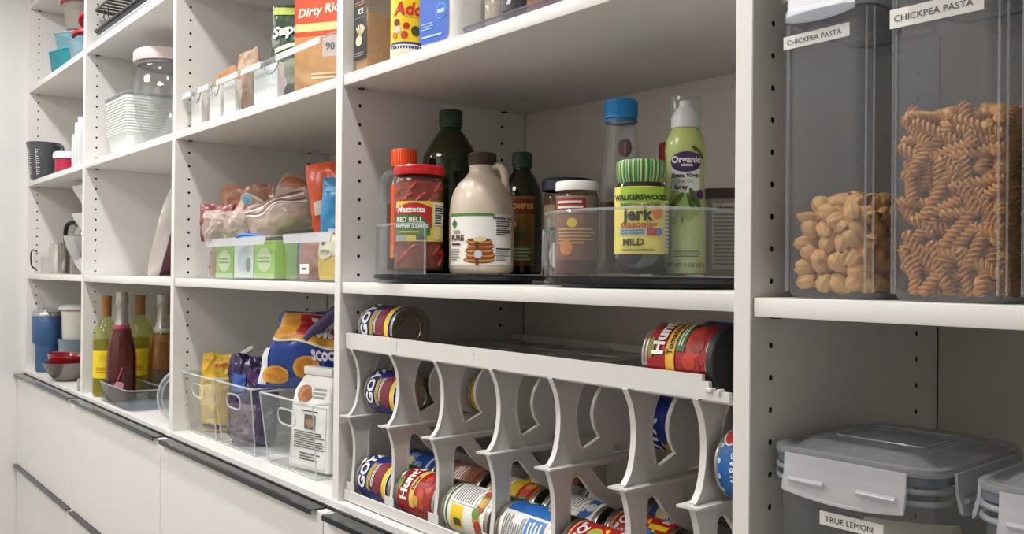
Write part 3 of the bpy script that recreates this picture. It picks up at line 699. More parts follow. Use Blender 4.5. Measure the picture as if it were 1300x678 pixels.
for cu, cv, an, l in ((-.012, .090, 48, .014), (.012, .092, -62, .016), (.006, .088, -70, .012), (.016, .150, -40, .012), (-.004, .070, 85, .009)):
    pts = []
    for i in range(12):
        q = 2*math.pi*i/12; x, y = l*math.cos(q), l*.24*math.sin(q); c, s_ = math.cos(R(an)), math.sin(R(an)); pts.append((cu+x*c-y*s_, cv+x*s_+y*c))
    a.pg(pts, OL if an > 0 else O2, 3)
for cu, cv, r_ in ((-.006, .076, .0055), (.004, .073, .006), (-.014, .066, .0052), (.012, .078, .005)): a.ell(cu, cv, r_, r_*1.15, M('#8fa83a'), 4, 2)
a.build('printed_label', t, 0, recalc=False); a = Art(revolve_fn(rf)); a.lines(-.014, .021, .019, .030, 3, M('#55602a'), 2); a.text('NET WT 5 OZ (141g)', .001, .0115, .0058, M('#2f3a18'), 2, bold=.03)
a.build('weight_print', t, 0, recalc=False)

# --- grey carton with nutrition panel
t = thing('drink_mix_tin', 'grey printed tin with dark brown lid beside the green spray can', 'tin', (3.024, .228, Z0), 40)
MB().loft([rr(.070, .046, .008, 0), rr(.070, .046, .008, .100)], M('#8d857e', .5), True, True).build('tin_body', t, 35)
MB().loft([rr(.073, .049, .009, .1005), rr(.073, .049, .009, .112), rr(.069, .045, .007, .1135)], M('#33241f', .5), True, True).build('lid', t, 35)
a = Art(flat(-.0232)); a.rect(-.026, .010, .028, .094, M('#b9b1a8'), 0); a.text('Nutrition Facts', .0, .088, .0066, INK, 2, bold=.03); a.lines(-.024, .014, .026, .082, 14, M('#6c655f'), 2); a.build('printed_panel', t, 0, recalc=False)

# ================================================================ spice shelf above
ZS = TT+.0008
t = thing('spice_shaker', 'square clear shaker of tan spice with a black printed label', 'spice jar', (2.4445, .041, ZS))
MB().loft([rr(.044, .057, .005, 0), rr(.045, .058, .006, .004), rr(.045, .058, .006, .165), rr(.040, .050, .006, .172)], CLR('#f3ece2', 1.4, .06), True, True).build('jar_body', t, 35)
MB().loft([rr(.040, .053, .005, .003), rr(.041, .054, .005, .094)], M('#c9a272', .8, noise_amt=.18, scale=160), True, True).build('ground_spice', t, 35)
MB().loft([rr(.046, .056, .008, .173), rr(.046, .056, .008, .20)], M('#1d1d1f', .4), True, True).build('lid', t, 35)
a = Art(flat(-.0293)); a.rect(-.020, .020, .019, .150, M('#1b1b1d', .4), 0); a.text('ICE', .002, .098, .012, WH, 2, bold=.04); a.lines(-.015, .108, .014, .116, 2, M('#b07a4a'), 2); a.rect(-.017, .088, .016, .089, GREY, 2)
for i in range(5):
    q = R(-40+25*i); a.pg([(0+.004*math.cos(q), .050+.004*math.sin(q)), (.017*math.sin(q)+.003, .062+.014*math.cos(q)), (.017*math.sin(q)-.003, .066+.012*math.cos(q))], M('#d9c7a4'), 2)
a.ell(-.002, .050, .010, .009, M('#e2d3b4'), 3); a.lines(-.016, .024, .014, .032, 2, GREY, 2); a.build('front_label', t, 0, recalc=False)
t = thing('seasoning_bottle', 'yellow seasoning bottle with red lettering and printed vegetables', 'bottle', (2.546, .038, ZS), 40)
MB().lathe([(0, 0), (.0255, .0006), (.027, .004), (.027, .020), (.0262, .026), (.0262, .150), (.024, .158), (.02, .16)], M('#e9e2cf', .4), 36).build('bottle_body', t, 40)
a = Art(cyl(.0265)); a.rect(-.046, .016, .046, .150, M('#f1ce1f', .35), 0); a.rect(-.022, .016, .046, .0265, M('#2a3a78'), 1); a.lines(-.018, .0195, .040, .0235, 1, WH, 3)
a.text('Adobo', .0225, .077, .027, M('#d2282c', .35), 4, bold=.03, shear=.2); a.lines(.004, .0640, .034, .0670, 1, M('#d9a02a'), 3)
for cu, cv, r_, c in ((-.010, .057, .0055, '#7a3a1c'), (.006, .051, .0052, '#c9302a'), (-.008, .046, .0055, '#e9e0e4'), (.003, .037, .006, '#d64a3a'), (-.014, .037, .005, '#e08a2a'), (.021, .044, .008, '#4a4a1e')): a.ell(cu, cv, r_, r_, M(c, .4, noise_amt=.2, scale=80), 3)
a.rect(-.022, .096, .03, .106, M('#3a3326'), 2); a.build('wrap_label', t, 0, recalc=False)
MB().lathe([(.024, .161), (.026, .162), (.026, .185), (.024, .187), (0, .187)], M('#c3202a', .4), 32).build('cap', t, 35)
t = thing('salt_tub', 'white tub with a bright blue rounded label next to yellow seasoning bottle', 'tub', (2.631, .062, ZS), 6)
MB().loft([rr(.080, .060, .014, 0), rr(.084, .064, .016, .004), rr(.086, .066, .016, .160), rr(.08, .06, .014, .165)], M('#eceae5', .4), True, True).build('tub_body', t, 35)
a = Art(flat(-.0332)); a.strip(-.036, .030, lambda u: .014+(.008-math.sqrt(max(0, .008**2-max(0, abs(u+.003)-.025)**2))), lambda u: .158, M('#0f55bb', .35), 0); a.ell(-.020, .104, .013, .018, M('#8fb6e8'), 2); a.ell(-.020, .104, .0105, .0155, M('#1f6acb'), 3); a.rect(-.023, .094, -.017, .116, WH, 4)
a.ell(.014, .058, .0125, .0125, M('#5f97dc'), 2); a.ell(.014, .058, .0105, .0105, M('#1f66c6'), 3); a.rect(.006, .055, .022, .061, M('#a9c6ee'), 4); a.lines(-.032, .034, -.004, .046, 3, M('#8fb6e8'), 2); a.lines(-.030, .021, .018, .027, 1, M('#a9c6ee'), 3); a.build('front_label', t, 0, recalc=False)
# clear tray with small jars
t = thing('spice_tray', 'low clear tray holding small spice jars on the wide shelf', 'tray', (2.945, .115, ZS))
mb = MB(); o_, i_ = rr(.46, .19, .012, 0), rr(.452, .182, .010, .0022)
mb.loft([rr(.46, .19, .012, 0), rr(.468, .198, .014, .014), rr(.462, .192, .012, .014), rr(.452, .182, .010, .0022)], CLR('#e6e4ea', 1.45, .16, '#b9b6c0')); mb.build('tray_body', t, 35)
MB().tube(rr(.466, .196, .014, .014, 5), .0016, CLR('#d6d4dc', 1.5, .3, '#a9a6b4'), 6, True).build('rim', t, 40)
def tj(label, x, y, r, h, cont, lab, fn=None, lidc='#d9d7d2'):
    t = thing('spice_jar', label, 'jar', (x, y, ZS+.0032), 50, 'small jars in the clear tray')
    MB().lathe([(0, 0), (r*.94, .0005), (r, .004), (r, h*.82), (r*.82, h*.88), (r*.8, h*.9)], CLR('#efebe6', 1.4, .06), 32).build('jar_body', t, 40)
    MB().lathe([(0, .002), (r*.93, .003), (r*.93, h*.62), (0, h*.62)], M(cont, .8, noise_amt=.3, scale=140), 32).build('ground_spice', t, 40)
    MB().lathe([(r*.82, h*.9), (r*.92, h*.905), (r*.92, h), (0, h+.001)], M(lidc, .4), 32).build('lid', t, 35)
    if lab: a = Art(cyl(r*1.008)); fn(a, r, h, lab); a.build('jar_label', t, 0, recalc=False)
def lab1(a, r, h, c):
    a.rect(-.036, .018, .036, h*.74, M(c, .4), 0); a.pg([(-.018, .026), (-.012, .026), (-.004, .052), (-.010, .054)], M('#cfcfd2'), 2); a.rect(.006, .040, .02, .042, M('#cfcfd2'), 2); a.lines(-.014, .060, .018, .067, 1, WH, 2)
def lab2(a, r, h, c): a.rect(-.03, .050, .03, h*.72, M(c, .4), 0); a.lines(-.018, .054, .018, .07, 3, WH, 2)
tj('pale jar at the left end of the clear tray', 2.752, .060, .024, .095, '#d9d4c8', '#e2ded4', lab2)
tj('jar with dark label and grey print in the clear tray', 2.802, .050, .025, .100, '#4a4542', '#37373d', lab1)
tj('jar of rust red spice in the clear tray', 2.856, .049, .025, .098, '#b06a45', '#c08a68', lab2)
tj('jar of light tan spice in the clear tray', 2.915, .052, .026, .098, '#cfab84', '#d9c3a4', lab2)
tj('jar of brown spice near the middle of the clear tray', 2.972, .054, .025, .098, '#a5744e', '#c9b49a', lab2)

# ================================================================ bay at the right: pasta containers
ZE = ME+.0008
FROST = CLR('#f2f4f6', 1.55, .115, '#c4c8ce', .09)
def tall(label, x, y, w, d, h, rz, txt):
    t = thing('pasta_container', label, 'container', (x, y, ZE), rz, 'tall clear pasta containers')
    mb = MB(); r = .017
    mb.loft([rr(w-.012, d-.012, r-.004, 0, 6), rr(w-.003, d-.003, r, .0035, 6), rr(w, d, r, .010, 6), rr(w+.002, d+.002, r, h, 6)], FROST, True, False)
    cb = mb.build('container_body', t, 50)
    mb = MB()
    for px, py in ((w/2-r*.35, -d/2+.0012), (-w/2+.0012, -d/2+r*.35), (-w/2+r*.35, -d/2+.0012), (w/2-.0012, -d/2+r*.35)): MB().tube([(px, py, .006), (px, py, h-.02)], .0010, CLR('#f4f6f8', 1.6, .17, '#dfe3ea'), 6).build('corner_highlight_rib', cb, 50)  # milky tubes stand in for bright highlights along the thick corners
    mb = MB(); mb.loft([rr(w+.008, d+.008, r+.002, h-.018, 6), rr(w+.009, d+.009, r+.002, h-.010, 6), rr(w+.008, d+.008, r+.002, h-.009, 6)], CLR('#e9ebee', 1.5, .3), False, False); mb.build('neck_band', t, 40)
    mb = MB(); mb.loft([rr(w-.003, d-.003, r, h-.0185, 6), rr(w-.003, d-.003, r, h-.0165, 6)], M('#5d6068', .4), False, False); mb.build('seal_ring', t, 40)
    mb = MB(); mb.loft([rr(w+.010, d+.010, r+.002, h, 6), rr(w+.012, d+.012, r+.003, h+.003, 6), rr(w+.012, d+.012, r+.003, h+.008, 6), rr(w+.004, d+.004, r, h+.011, 6)], CLR('#e9ebee', 1.5, .35)); lid = mb.build('lid', t, 40)
    CL = CLR('#eceef2', 1.45, .30, '#d6d8e0')
    for q in (0, 2):
        ang = R(90*q); L = (w if q % 2 == 0 else d)*.76; off = (d if q % 2 == 0 else w)/2+.0075
        fn = lambda a, b, s_: ((a*math.cos(ang)+(off+s_)*math.sin(ang)), (a*math.sin(ang)-(off+s_)*math.cos(ang)), b)
        mb = MB(); rings = []
        for k in range(9):
            a = -L/2+L*k/8; sag = .004*(1-(2*k/8-1)**2)
            rings.append([fn(a, h+.009, .0), fn(a, h+.009, .0022), fn(a, h-.012, .0030), fn(a, h-.0215-sag, .0062), fn(a, h-.0240-sag, .0056), fn(a, h-.0220-sag, .0034), fn(a, h-.012, .0006)])
        mb.loft(rings, CL); mb.build('clip', lid, 40)
    return t
def dymo(t, w, hgt, txt, x0, y, z, size, tilt=0.):
    a = Art(flat(y)); c, s_ = math.cos(R(tilt)), math.sin(R(tilt)); a.step = .004
    g = a.fn; a.fn = lambda u, v, hh: g(x0+u*c-v*s_, z+u*s_+v*c, hh)
    a.rect(0, 0, w, hgt, M('#eceae5', .5), 0); a.text(txt, w*.47, hgt*.46, size, M('#3a3a3c', .5), 2, sx=1.02)
    return a.build('name_label', t, 0, recalc=False)
c1 = tall('tall clear container a quarter full of tan pasta shells', 3.2745, .092, .088, .150, .282, 1.5, None)
dymo(c1, .066, .0125, 'CHICKPEA PASTA', -.0425, -.0764, .2360, .0068, 1.2)
c2 = tall('tall clear container more than half full of brown pasta spirals', 3.3830, .092, .094, .155, .287, 1.0, None)
dymo(c2, .076, .0165, 'CHICKPEA PASTA', -.0455, -.0789, .2340, .0080, .4)
c3 = tall('tall clear container of pale yellow pasta spirals at the right edge', 3.4905, .086, .096, .155, .285, 0, None)

def helix_pasta(mat, turns=2.9, L=.041, r=.0053, seg=14):
    """a corkscrew noodle: three thin blades twisting around a core"""
    mb = MB(); n = int(turns*seg)
    sect = []
    for b in range(3):
        a = 2*math.pi*b/3
        sect += [(r*.94, a-.32), (r, a), (r*.94, a+.32), (r*.52, a+math.pi/3)]
    rings = []
    for k in range(n+1):
        z = -L/2+L*k/n; tw = 2*math.pi*turns*k/n; e = 1 if 1 < k < n-1 else .8
        rings.append([(e*q*math.cos(a+tw), e*q*math.sin(a+tw), z) for q, a in sect])
    mb.loft(rings, mat)
    return mb
def shell_pasta(mat, R0=.0088, L=.0225):
    """a ridged open shell"""
    mb = MB(); nu, nv = 14, 54; th = .0012
    def P(i, j, off):
        u = i/nu; v = -2.45+4.9*j/nv
        rad = R0*(math.sin(math.pi*(.05+.90*u)**.80)**.75)*(1+.055*math.cos(v*7.0))-off
        x = (u-.5)*L; y = rad*math.sin(v)*(.8+.2*abs(math.cos(v/2))); z = rad*math.cos(v)
        if abs(v) > 1.9: z += (abs(v)-1.9)*.35*R0
        return (x, y, z)
    vs = [P(i, j, 0) for i in range(nu+1) for j in range(nv+1)]+[P(i, j, th) for i in range(nu+1) for j in range(nv+1)]
    q = nv+1; o = (nu+1)*q; fs = []
    for i in range(nu):
        for j in range(nv):
            fs.append((i*q+j, i*q+j+1, (i+1)*q+j+1, (i+1)*q+j)); fs.append((o+i*q+j, o+(i+1)*q+j, o+(i+1)*q+j+1, o+i*q+j+1))
        for j in (0, nv): fs.append((i*q+j, (i+1)*q+j, o+(i+1)*q+j, o+i*q+j))
    for i in (0, nu):
        for j in range(nv): fs.append((i*q+j, i*q+j+1, o+i*q+j+1, o+i*q+j))
    mb.add(vs, fs, mat); return mb
def fill(proto, cont, w, d, top, label, group, rnd, specs, lo=.010, margin=.010, flatness=.8):
    """lay pieces against the container's inside walls and over the top of the heap"""
    first = True; mtx = cont.matrix_basis.copy()
    for layer, face, n in specs:
        nn = max(1, n)
        for k in range(nn):
            dep = margin+layer*.0085; hb = top*(.93+.07*rnd.random())
            if face == 'front':
                cols = max(1, int(math.sqrt(nn*w/top*.8))); rows = math.ceil(nn/cols)
                a = -(w/2-margin)+(w-2*margin)*((k % cols)+.5+rnd.uniform(-.3, .3))/cols; z = lo+(hb-lo)*((k//cols)+.5+rnd.uniform(-.3, .3))/rows
                p = Vector((a, -d/2+dep, z)); e = (rnd.uniform(-.3, .3), rnd.uniform(-3.1, 3.1), rnd.uniform(-.2, .2)) if LEN > .03 else tuple(rnd.uniform(-3.1, 3.1) for _ in 'xyz')
            elif face == 'right' or face == 'left':
                cols = max(1, int(math.sqrt(nn*d/top*.8))); rows = math.ceil(nn/cols)
                a = -(d/2-margin)+(d-2*margin)*((k % cols)+.5+rnd.uniform(-.3, .3))/cols; z = lo+(hb-lo)*((k//cols)+.5+rnd.uniform(-.3, .3))/rows
                p = Vector(((w/2-dep)*(1 if face == 'right' else -1), a, z)); e = (rnd.uniform(-3.1, 3.1), rnd.uniform(-.3, .3), rnd.uniform(-.2, .2)) if LEN > .03 else tuple(rnd.uniform(-3.1, 3.1) for _ in 'xyz')
            else:
                cols = max(1, int(math.sqrt(nn*w/d))); rows = math.ceil(nn/cols)
                a = -(w/2-margin-.004)+(w-2*margin-.008)*((k % cols)+rnd.random())/cols; b = -(d/2-margin-.004)+(d-2*margin-.008)*((k//cols)+rnd.random())/rows
                bump = .012*math.cos(a/w*3)*math.cos(b/d*3)
                p = Vector((a, b, top-.004+bump-layer*.008)); e = (R(90)+rnd.uniform(-.35, .35), rnd.uniform(-.4, .4), rnd.uniform(-3.1, 3.1))
            if not specs_orient:
                pass
            # keep long pieces inside the walls
            from mathutils import Euler
            if LEN < .03:
                fr_ = Matrix.Rotation(R(90), 3, 'X') if face == 'front' else Matrix.Rotation(R(90), 3, 'Y') if face == 'right' else Matrix.Identity(3)
                e = (fr_ @ Matrix.Rotation(rnd.uniform(-1.5, 1.5), 3, 'X') @ Matrix.Rotation(rnd.uniform(-.8, .8), 3, 'Y') @ Matrix.Rotation(rnd.uniform(-3.1, 3.1), 3, 'Z')).to_euler()
            elif face == 'top': e = (R(90)+rnd.uniform(-.3, .3), rnd.uniform(-.3, .3), rnd.uniform(-3.1, 3.1))
            ax = Euler(e).to_matrix() @ Vector((0, 0, 1)); half = LEN/2
            p.x = min(max(p.x, -w/2+.006+abs(ax.x)*half), w/2-.006-abs(ax.x)*half); p.y = min(max(p.y, -d/2+.006+abs(ax.y)*half), d/2-.006-abs(ax.y)*half); p.z = max(p.z, lo*.6+abs(ax.z)*half)
            q = mtx @ p
            if first: o = proto; first = False
            else: o = proto.copy(); col.objects.link(o)
            o.location = q; o.rotation_euler = e
            o['label'] = label; o['category'] = 'pasta'; o['group'] = group
specs_orient = True
rnd = random.Random(11)
LEN = .040
fp = helix_pasta(M('#e3a45c', .6, noise_amt=.10, scale=60)).build('pasta_spiral', None, 50)
fill(fp, c2, .094, .155, .158, 'brown pasta spiral heaped in the taller middle container', 'brown pasta spirals in the clear container', rnd,
     [(0, 'front', 40), (1, 'front', 32), (2, 'front', 16), (0, 'right', 60), (1, 'right', 40), (0, 'top', 20), (1, 'top', 22), (2, 'top', 12)])
LEN = .022
sp = shell_pasta(M('#e4ad66', .55, noise_amt=.06, scale=60)).build('pasta_shell', None, 60)
fill(sp, c1, .088, .150, .085, 'tan pasta shell heaped in the left tall container', 'tan pasta shells in the clear container', rnd,
     [(0, 'front', 24), (1, 'front', 22), (0, 'right', 34), (1, 'right', 28), (0, 'top', 34), (1, 'top', 30)], margin=.0135)
LEN = .040
gp = helix_pasta(M('#e3c98a', .6, noise_amt=.1, scale=60)).build('pasta_spiral', None, 50)
fill(gp, c3, .096, .155, .135, 'pale yellow pasta spiral in the container at the right edge', 'pale pasta spirals in the clear container', rnd,
     [(0, 'front', 40), (1, 'front', 16), (0, 'left', 34), (0, 'top', 18)])

# --- lidded boxes on the bottom board
def lidbox(label, x, y, w, d, h, rz, txt, lx, lz, size, lw, lh):
    t = thing('storage_box', label, 'box', (x, y, BT+.0008), rz, 'clear lidded storage boxes')
    r = .026; B = CLR('#eef0f1', 1.45, .14, '#b4b7b9')
    mb = MB(); mb.loft([rr(w-.030, d-.030, r-.008, 0, 6), rr(w-.022, d-.022, r-.004, .006, 6), rr(w-.010, d-.010, r, h-.035, 6), rr(w-.010, d-.010, r, h-.030, 6)], B, True, False); mb.build('box_body', t, 50)
    for zz in (h-.030, h-.020): MB().tube(rr(w-.006, d-.006, r, zz, 6), .0026, CLR('#e6e9ee', 1.5, .26, '#d2d6de'), 8, True).build('neck_rib', t, 50)
    MB().loft([rr(w-.006, d-.006, r, h-.0155, 6), rr(w-.004, d-.004, r, h-.008, 6)], M('#6d7480', .35), False, False).build('seal_ring', t, 40)
    LD = CLR('#eef0f2', 1.5, .24, '#cfd2d4')
    mb = MB(); mb.loft([rr(w-.002, d-.002, r+.002, h-.0075, 6), rr(w, d, r+.003, h-.005, 6), rr(w-.001, d-.001, r+.003, h-.001, 6), rr(w-.012, d-.012, r, h, 6), rr(w-.020, d-.020, r-.003, h-.003, 6), rr(w-.034, d-.034, r-.006, h-.0025, 6), rr(w-.050, d-.056, r-.006, h+.0055, 6), rr(w-.056, d-.064, r-.006, h+.0065, 6)], LD)
    lid = mb.build('lid', t, 40)
    MB().tube(rr(w*.52, d*.40, .006, h+.0071, 4), .0008, CLR('#e9edf2', 1.5, .3), 6, True).build('raised_frame', lid, 40)
    CL = CLR('#f0f1f3', 1.5, .40, '#e6e7ea')
    for q in range(4):
        ang = R(90*q); L = (w if q % 2 == 0 else d)*.70; off = (d if q % 2 == 0 else w)/2
        fn = lambda a, b, s_: ((a*math.cos(ang)+(off+s_)*math.sin(ang)), (a*math.sin(ang)-(off+s_)*math.cos(ang)), b)
        rings = []; m = 14
        for k in range(m+1):
            a = -L/2+L*k/m; sag = .0055*(1-(2*k/m-1)**2)
            rings.append([fn(a, h-.0045, .0005), fn(a, h-.0045, .0030), fn(a, h-.020, .0040), fn(a, h-.0345-sag, .0078), fn(a, h-.0385-sag, .0074), fn(a, h-.0355-sag, .0046), fn(a, h-.020, .0012)])
        mb = MB(); mb.loft(rings, CL)
        for s0 in (-1, 1):
            u0, u1 = s0*L*.14, s0*L*.44
            mb.tube([fn(u0+(u1-u0)*k/6, h-.0275, .0068) for k in range(7)], .0026, CL, 8)
        mb.build('clip', lid, 45)
    if txt: dymo(t, lw, lh, txt, lx, -(d-.012)/2-.0002, lz, size)
    return t
b1 = lidbox('clear lidded box labelled for lemon, beside the white side panel', 3.3015, .1105, .164, .205, .2225, 0, 'TRUE LEMON', -.026, .156, .0074, .060, .0125)
b2 = lidbox('clear lidded box labelled for lentils, right of the lemon box', 3.4920, .1080, .170, .205, .2225, 0, 'LENTILS', -.050, .156, .0088, .070, .0135)
# contents
def packet(name, label, loc, rz, w, h, d, colr, cat='packet', rx=0, ry=0, art=None, seed=1, cr=.003, group=None, mat=None, parts=True, **kw):
    t = thing(name, label, cat, loc, rz, group, rx, ry)
    p = Pillow(w, h, d, seed, cr, **kw); mb = MB(); p.mesh(mb, mat or M(colr, .35, noise_amt=.06, scale=30)); mb.build('pouch', t, 60)
    if art:
        a = Art(p.fn(), step=.006, lay=.0004); art(a, w, h); a.build('print', t, 30, recalc=False)
    return t
def art_pk(c1_, c2_=None, txt=None):
    def f(a, w, h):
        a.rect(-w*.30, h*.25, w*.30, h*.75, M(c1_, .4), 1, 6)
        if c2_: a.ell(0, h*.42, w*.2, h*.12, M(c2_, .4), 3, 5)
        if txt: a.text(txt, 0, h*.64, w*.2, WH, 6, bold=.03)
    return f
packet('drink_packet', 'yellow and white drink packet lying inside the lemon box', (3.335, .070, BT+.085), 30, .085, .075, .022, '#d9d3bd', rx=-8, art=art_pk('#d9b85a', '#8a7a4a'), seed=4)
packet('drink_packet', 'white packet standing in the lower part of the lemon box', (3.290, .120, BT+.009), 15, .09, .105, .024, '#cfcabf', rx=-6, art=art_pk('#b9a15a', '#d9c25a'), seed=5)
packet('lentil_bag', 'reddish brown bag of lentils inside the lentil box', (3.470, .085, BT+.009), 25, .10, .135, .05, '#8a5a42', cat='bag', seed=6)
# ================================================================ bay C bottom: handled bins and snack bags
def hbin(label, x, w, rz=0, y=.022, d=.30, h=.14):
    t = thing('handled_bin', label, 'bin', (x, y+d/2, BT+.0008), rz, 'clear handled bins on the base board')
    k = .90
    mb = MB(); r = .010; wf = lambda z: (w*(k+(1-k)*z/h), d*(k+(1-k)*z/h))
    # front and back walls carry a rounded handle cutout
    def wall(fn, half_b, half_t, hole):
        out = [(-half_b, 0), (half_b, 0), (half_t, h), (-half_t, h)]
        holes = []
        if hole:
            lp = []
            for i in range(28):
                q = 2*math.pi*i/28; c, s_ = math.cos(q), math.sin(q)
                lp.append((math.copysign(abs(c)**.55, c)*.036, h-.036+math.copysign(abs(s_)**.7, s_)*.0155))
            holes = [lp]; MB_l.append((fn, lp))
        mb.poly(out, holes, fn, .0022, BINC)
    MB_l = []
    wb, db = wf(0); wt, dt = wf(h); sl = (dt-db)/2/h; slw = (wt-wb)/2/h
    wall(lambda a, b, o: (a, -(db/2+sl*b)+o, b), wb/2, wt/2, True); wall(lambda a, b, o: (a, (db/2+sl*b)+o, b), wb/2, wt/2, True)
    wall(lambda a, b, o: (-(wb/2+slw*b)+o, a, b), db/2, dt/2, False); wall(lambda a, b, o: ((wb/2+slw*b)+o, a, b), db/2, dt/2, False)
    mb.box(-wb/2, -db/2, 0, wb/2, db/2, .0026, BINC)
    mb.build('bin_body', t, 0)
    ED = CLR('#f4f6f7', 1.6, .42, '#eef0f2')
    MB().tube(rr(wt, dt, .006, h, 3), .0023, ED, 6, True).build('rim', t, 40)
    mb = MB()
    for fn, lp in MB_l: mb.tube([fn(a, b, 0) for a, b in lp], .0019, ED, 6, True)
    mb.build('handle_edge', t, 40)
    mb = MB()
    for sx in (-1, 1):
        for sy in (-1, 1): mb.tube([(sx*wb/2, sy*db/2, .001), (sx*wt/2, sy*dt/2, h)], .0016, ED, 6)
    mb.tube(rr(wb, db, .006, .0015, 3), .0015, ED, 6, True)
    mb.build('corner_edge', t, 40)
    return t
hbin('clear handled bin holding the yellow bag', 1.7025, .184)
hbin('clear handled bin holding the purple bag', 1.905, .196)
hbin('clear handled bin holding the white printed pouch', 2.158, .226)
def lay(*fs):
    def f(a, w, h):
        for g in fs: g(a, w, h)
    return f
packet('snack_bag', 'yellow crinkled bag in the first handled bin', (1.672, .085, BT+.0045), 40, .088, .180, .048, '#e3b21e', 'bag', seed=2, cr=.008, freq=40, base=1, mat=M('#e0b224', .28, noise_amt=.12, scale=20),
       art=lay(lambda a, w, h: a.rect(-w*.46, h*.10, w*.05, h*.60, M('#d9c07a', .4), 1, 8), lambda a, w, h: a.rect(-w*.30, h*.02, w*.4, h*.09, M('#3a3a4a'), 1, 2), lambda a, w, h: [a.rect(w*(-.05+.09*i), h*.82, w*(-.05+.09*i+.055), h*.875, M('#d9603a'), 5, 2) for i in range(5)]))
packet('snack_bag', 'purple and dark blue bag closed with a white clip, second handled bin', (1.872, .085, BT+.0045), 42, .112, .192, .058, '#3a2a66', 'bag', seed=5, cr=.010, freq=44, base=1, mat=M('#3d2b63', .22, noise_amt=.35, scale=14),
       art=lay(lambda a, w, h: a.rect(-w*.42, h*.02, w*.14, h*.46, M('#7d6876', .35, noise_amt=.15, scale=30), 1, 8), lambda a, w, h: a.rect(-w*.36, h*.62, -w*.08, h*.80, M('#3a5fae', .3), 1, 4), lambda a, w, h: a.ell(w*.1, h*.74, w*.14, h*.06, M('#6f3f8a', .3), 1, 4)))
t = thing('bag_clip', 'white bag clip pinching the top of the purple bag', 'clip', (1.842, .078, BT+.196), 42, ry=-32)
MB().box(-.026, -.007, 0, .026, -.0015, .010, M('#e6e6e2', .35), .002, 2).build('jaw', t, 30); MB().box(-.026, .0015, 0, .026, .007, .010, M('#d9d9d6', .35), .002, 2).build('jaw', t, 30)
MB().lathe([(0, -.0075), (.0035, -.007), (.0035, .007), (0, .0075)], M('#2b2b2e', .4), 12).build('hinge', t, 40)
def art_scoops(a, w, h):
    a.step = .006; CH = [M('#e9a83a', .4, noise_amt=.12, scale=60), M('#d98f2c', .4, noise_amt=.15, scale=60)]
    a.strip(-w*.47, w*.49, lambda u: h*(.60-.16*(u/w)), lambda u: h*.985, CH[0], 1, 10)
    a.strip(-w*.20, w*.49, lambda u: h*(.70-.05*u/w), lambda u: h*.97, M('#b8202c', .35), 2, 8)
    a.strip(-w*.47, w*.49, lambda u: h*(.595-.16*(u/w)), lambda u: h*(.63-.16*u/w), M('#f3e6c4'), 3, 3)
    a.ell(-w*.03, h*.30, w*.115, h*.16, CH[0], 3, 8); a.ell(-w*.03, h*.31, w*.085, h*.115, CH[1], 4, 8); a.ell(-w*.32, h*.19, w*.14, h*.12, CH[0], 3, 8); a.ell(-w*.32, h*.20, w*.10, h*.08, CH[1], 4, 8)
    a.text('Tostitos', w*.20, h*.80, h*.30, WH, 8, bold=.05, sx=.80); a.text('SCOOPS!', w*.19, h*.47, h*.18, M('#e7dde6'), 8, bold=.05, sx=.86)
    a.strip(-w*.495, -w*.41, lambda u: h*.05, lambda u: h*.55, M('#e9e8f0'), 2, 8)
packet('chip_bag', 'big blue and yellow corn chip bag resting across two handled bins', (2.088, .128, BT+.1435), 42, .270, .155, .080, '#1c4aa0', 'bag', seed=9, cr=.009, freq=20, taper=.42, rnd=.04, pinch=.04, mat=M('#1d48a0', .25, noise_amt=.1, scale=14), art=art_scoops)
t = thing('bag_clip', 'dark purple plastic clip on the top corner of the corn chip bag', 'clip', (2.150, .112, BT+.276), 42, ry=-36)
PC = M('#574a78', .35)
for yy, nm in ((-.0165, 'jaw'), (.0165, 'jaw')): MB().tube([(-.045, yy, 0), (-.02, yy*1.05, .006), (.02, yy*1.05, .008), (.042, yy, .012)], [.006, .0085, .0085, .010], PC, 10).build(nm, t, 50)
MB().lathe([(0, .0), (.011, .001), (.013, .010), (.011, .020), (0, .021)], M('#5a3038', .4), 20, (.046, 0)).build('hinge', t, 40)
# white block-bottom pouch
t = thing('flat_bottom_pouch', 'white printed pouch with rolled top and cookie picture, third handled bin', 'bag', (2.186, .085, BT+.0048), 10)
PW = M('#f0eeea', .45, noise_amt=.02)
mb = MB(); secs = []
for z, a, b in ((0, .050, .028), (.004, .053, .031), (.120, .050, .028), (.150, .047, .022), (.172, .040, .010), (.178, .036, .007)): secs.append(rr(2.36*a, 2*b, .006, z, 3))
mb.loft(secs, PW); mb.build('pouch_body', t, 35)
MB().box(-.043, -.011, .1785, .043, .010, .1945, PW, .003, 2).build('rolled_top', t, 40)
yf = lambda v: (-.0312+.003*(v-.004)/.116) if v < .12 else (-.0282+(.006*(v-.12)/.03) if v < .15 else -.0222+.012*(v-.15)/.022)
a = Art(lambda u, v, h: (u*1.18, yf(v)-h-.0004, v))
for i, (u, v, ru, rv) in enumerate(((-.018, .150, .016, .010), (-.024, .142, .012, .011), (-.010, .142, .012, .010), (-.020, .132, .010, .007))): a.ell(u, v, ru, rv, M(('#b9744a', '#c98a5e', '#a9643e', '#c07f56')[i], .5, noise_amt=.2, scale=90), 1+i, 3)
a.lines(.004, .137, .036, .158, 3, M('#9c9a94'), 2); a.rect(-.012, .078, .016, .106, M('#4a4438'), 1); a.ell(.002, .090, .010, .008, M('#a8794a'), 2); a.lines(-.020, .110, .024, .115, 1, INK, 2)
a.lines(-.038, .040, .040, .074, 8, M('#4e4c48'), 1, 5); a.lines(-.022, .018, .030, .034, 3, M('#4e4c48'), 1, 6)
